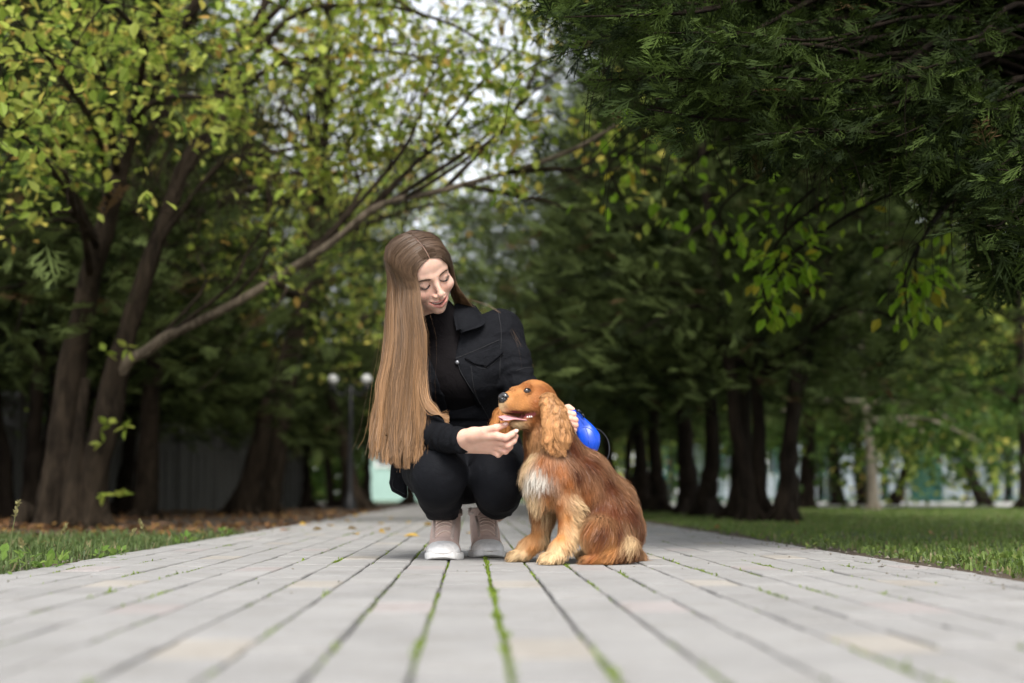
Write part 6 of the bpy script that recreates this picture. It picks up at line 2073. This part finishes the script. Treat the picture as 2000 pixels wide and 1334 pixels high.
wt = lambda c: np.where(dl(c)[:, 1] < 0.06, 1.0, 1.0) * np.where(np.linalg.norm(c - DC, axis=1) < 0.10, 4.0, 1.0) * np.where(c[:, 1] > 3.84, 0.35, 1.0)
p, n = on_surface(v, f, 48000, rg, wt)
k = keep_fur(p); p, n = p[k], n[k]
fl, ln, lf, cc = coat(p)
hd_ = np.linalg.norm(p - dw((0, -0.02, 0)), axis=1)
ln = np.where((hd_ < 0.085) & (ln < 0.02), ln * 0.55, ln)
lf = lf * 0.6
cc = cc * (1 + 0.18 * vnoise(p, 45, 4)[:, None])
short = ln < 0.013
bag = Bag()
for sel, K, wave, cl, rad in ((short, 3, 0.0, 0.004, 0.00036), (~short, 5, 0.06, 0.012, 0.00055)):
    pa, ra, co, ou = fur(p[sel], n[sel], fl[sel], ln[sel], lf[sel], cc[sel], K, wave, cl, 5, rad * 0.95)
    V, F, C = ribbons(pa, ra, ou, co)
    bag.add(V, F, C)
bag.obj('coat', M_FUR, dog)

# ---- ears
def ear(name, pts, seed, nh, col, side):
    E = Solid(np.min([q[0] for q in pts], 0) - 0.05, np.max([q[0] for q in pts], 0) + 0.05, 0.0025)
    for (c, r) in pts:
        E.ell(c, r, k=0.02)
    v, f = E.surface(1)
    bc = np.tile(col * 0.7, (len(v), 1))
    e = wobj(name, v, f, M_HIDE, dog, col=bc)
    rg = np.random.default_rng(seed)
    p, n = on_surface(v, f, nh, rg)
    z1, z0 = v[:, 2].max(), v[:, 2].min()
    t = np.clip((z1 - p[:, 2]) / (z1 - z0), 0, 1)
    out = nrm((p - v.mean(0)) * [1, 0.4, 0])
    fl = np.array([0.0, 0.0, -1.0]) + out * 0.16 + rg.normal(0, 0.06, (nh, 3))
    ln = 0.014 + 0.046 * t ** 1.1
    c = col[None] * (1 - t[:, None]) + (col * 1.0)[None] * t[:, None]
    c = c * (1 + 0.25 * vnoise(p * [1, 1, 0.3], 70, 9)[:, None])
    pa, ra, co, ou = fur(p, n, fl, ln, np.full(nh, 0.16) + 0.1 * (1 - t), c, 7, 0.10, 0.013, seed, 0.0006, 0.1, 1.35, 0.7)
    V, F, C = ribbons(pa, ra, ou, co)
    wobj('ear_hair', V, F, M_FUR, e, col=C)
ear('ear', [(P(1070, 778, 3.655), (0.017, 0.012, 0.016)), (P(1080, 796, 3.650), (0.027, 0.010, 0.024)), (P(1086, 818, 3.645), (0.029, 0.009, 0.028)), (P(1087, 838, 3.645), (0.028, 0.009, 0.024))], 21, 8000, EARC, 1)
ear('ear', [(P(1000, 790, 3.775), (0.015, 0.012, 0.016)), (P(988, 806, 3.785), (0.024, 0.010, 0.022)), (P(982, 822, 3.79), (0.026, 0.009, 0.022))], 22, 1800, GOLD * 0.9, -1)

# ---- eyes, nose, tongue, teeth
def glossy(name, c, rough=0.08):
    m = plain(name, c, rough, 0.6, noise=40)
    m.node_tree.nodes['Principled BSDF'].inputs['Coat Weight'].default_value = 0.6
    m.node_tree.nodes['Principled BSDF'].inputs['Coat Roughness'].default_value = 0.05
    return m
M_EYE = glossy('dark_brown_eye', (0.016, 0.008, 0.005))
M_NOSE = glossy('wet_black_nose', (0.022, 0.022, 0.024), 0.32)
M_TONGUE = glossy('pink_tongue', (0.72, 0.36, 0.38), 0.4)
th = np.linspace(-1.57, 1.57, 12)
EV, EF = lathe(np.c_[np.cos(th), np.sin(th)], 18)
for s in (-1, 1):
    wobj('eye', dw(EV * 0.0118 + [s * 0.0245, -0.0390, 0.0205]), EF, M_EYE, dog)
Nn = Solid((-0.025, -0.13, -0.02), (0.025, -0.08, 0.025), 0.0012)
Nn.ell((0, -0.1035, 0.0040), (0.0168, 0.0112, 0.0130))
Nn.ell((0, -0.1020, -0.0040), (0.0090, 0.0085, 0.0080), k=0.006)
for s in (-1, 1):
    Nn.ell((s * 0.0072, -0.1125, 0.0012), (0.0036, 0.0040, 0.0030), euler(0, s * 0.5, 0), k=0.002, mode='cut')
    Nn.ell((s * 0.0125, -0.1065, -0.0010), (0.0022, 0.005, 0.0022), k=0.002, mode='cut')
nv, nf = Nn.surface(1)
wobj('nose', dw(nv), nf, M_NOSE, dog)
tp = catmull([(0.000, -0.015, -0.0495), (0.004, -0.045, -0.0500), (0.006, -0.072, -0.0500), (0.004, -0.090, -0.0500), (0.002, -0.108, -0.0535), (0.001, -0.120, -0.0550)], 16)
wd = np.interp(np.linspace(0, 1, 16), [0, 0.5, 0.8, 0.93, 1], [0.013, 0.0170, 0.0170, 0.0135, 0.007])
ang = np.linspace(0, 2 * math.pi, 17)[:-1]
tv = np.array([[tp[i] + [wd[i] * math.cos(a), 0, 0.0030 * math.sin(a) + 0.0030 * (abs(math.cos(a)) ** 2) - 0.0015 - 0.50 * wd[i] * math.cos(a)] for a in ang] for i in range(16)])
i = np.arange(15)[:, None] * 16; j = np.arange(16)[None]; j2 = (j + 1) % 16
TF = np.stack([i + j, i + j2, i + 16 + j2, i + 16 + j], -1).reshape(-1, 4)
wobj('tongue', dw(tv.reshape(-1, 3)), TF, M_TONGUE, dog)
for q, (x, y, z, h) in enumerate([(0.0240, -0.027, -0.0485, 0.0050), (0.0236, -0.034, -0.0495, 0.0058), (0.0222, -0.041, -0.0500, 0.0045)]):
    V, F = tube(np.array([(x, y, z), (x, y, z + h * 0.6), (x, y, z + h)]), [0.0026, 0.0019, 0.0005], 6)
    wobj('tooth', dw(V), F, M_TEETH, dog)

# ================================================================== retractable leash
leash = empty('leash_handle', P(1150, 889, 3.87))
tag(leash, 'blue plastic retractable leash handle held behind the dog', 'leash')
M_BLUE = plain('blue_plastic', (0.004, 0.062, 0.52), 0.35, 0.5, noise=8)
M_BLACKP = plain('black_plastic', (0.012, 0.012, 0.014), 0.4, 0.5)
M_CORD = plain('pale_cord', (0.55, 0.55, 0.55), 0.6, 0.3)
B = Solid(P(1095, 905, 3.80) - 0.02, P(1190, 790, 3.96) + 0.02, 0.0022)
prism(B, [(1108, 803), (1124, 800), (1136, 810), (1158, 830), (1170, 850), (1160, 885), (1146, 882), (1132, 862), (1122, 842), (1112, 826)], 3.88, 3.872, 3.908, 0.010, 0.0, 'add')
B.ell(P(1150, 862, 3.882), (0.031, 0.023, 0.038), k=0.012)
v, f = B.surface(1)
wobj('casing', v, f, M_BLUE, leash)
for a, b_, r in (((1126, 803), (1134, 806), 0.004), ((1136, 810), (1141, 815), 0.0032)):
    V, F = tube(np.array([P(*a, 3.868), (P(*a, 3.866) + P(*b_, 3.866)) / 2 + [0, 0, 0.004], P(*b_, 3.868)]), r, 8)
    wobj('brake_button', V, F, M_BLACKP, leash)
V, F = tube(catmull([P(1160, 836, 3.880), P(1174, 842, 3.885), P(1187, 860, 3.89), (P(1190, 882, 3.89)), P(1184, 900, 3.89), P(1172, 909, 3.888), P(1158, 886, 3.885)], 30), 0.0021, 6)
wobj('wrist_loop', V, F, M_BLACKP, leash)
for ln_ in ([(1128, 812), (1140, 828), (1148, 848), (1150, 866)], [(1134, 836), (1142, 834), (1156, 840), (1164, 856), (1160, 876)]):
    V, F = tube(land(B, catmull(ln_, 24), 3.80, 3.95, 0.0006), 0.0011, 5)
    wobj('ridge', V, F, M_BLUE, leash)
V, F = tube(catmull([P(1121, 838, 3.862), P(1124, 846, 3.845), P(1126, 856, 3.82), P(1118, 866, 3.79)], 10), 0.0017, 6)
wobj('cord', V, F, M_CORD, leash)
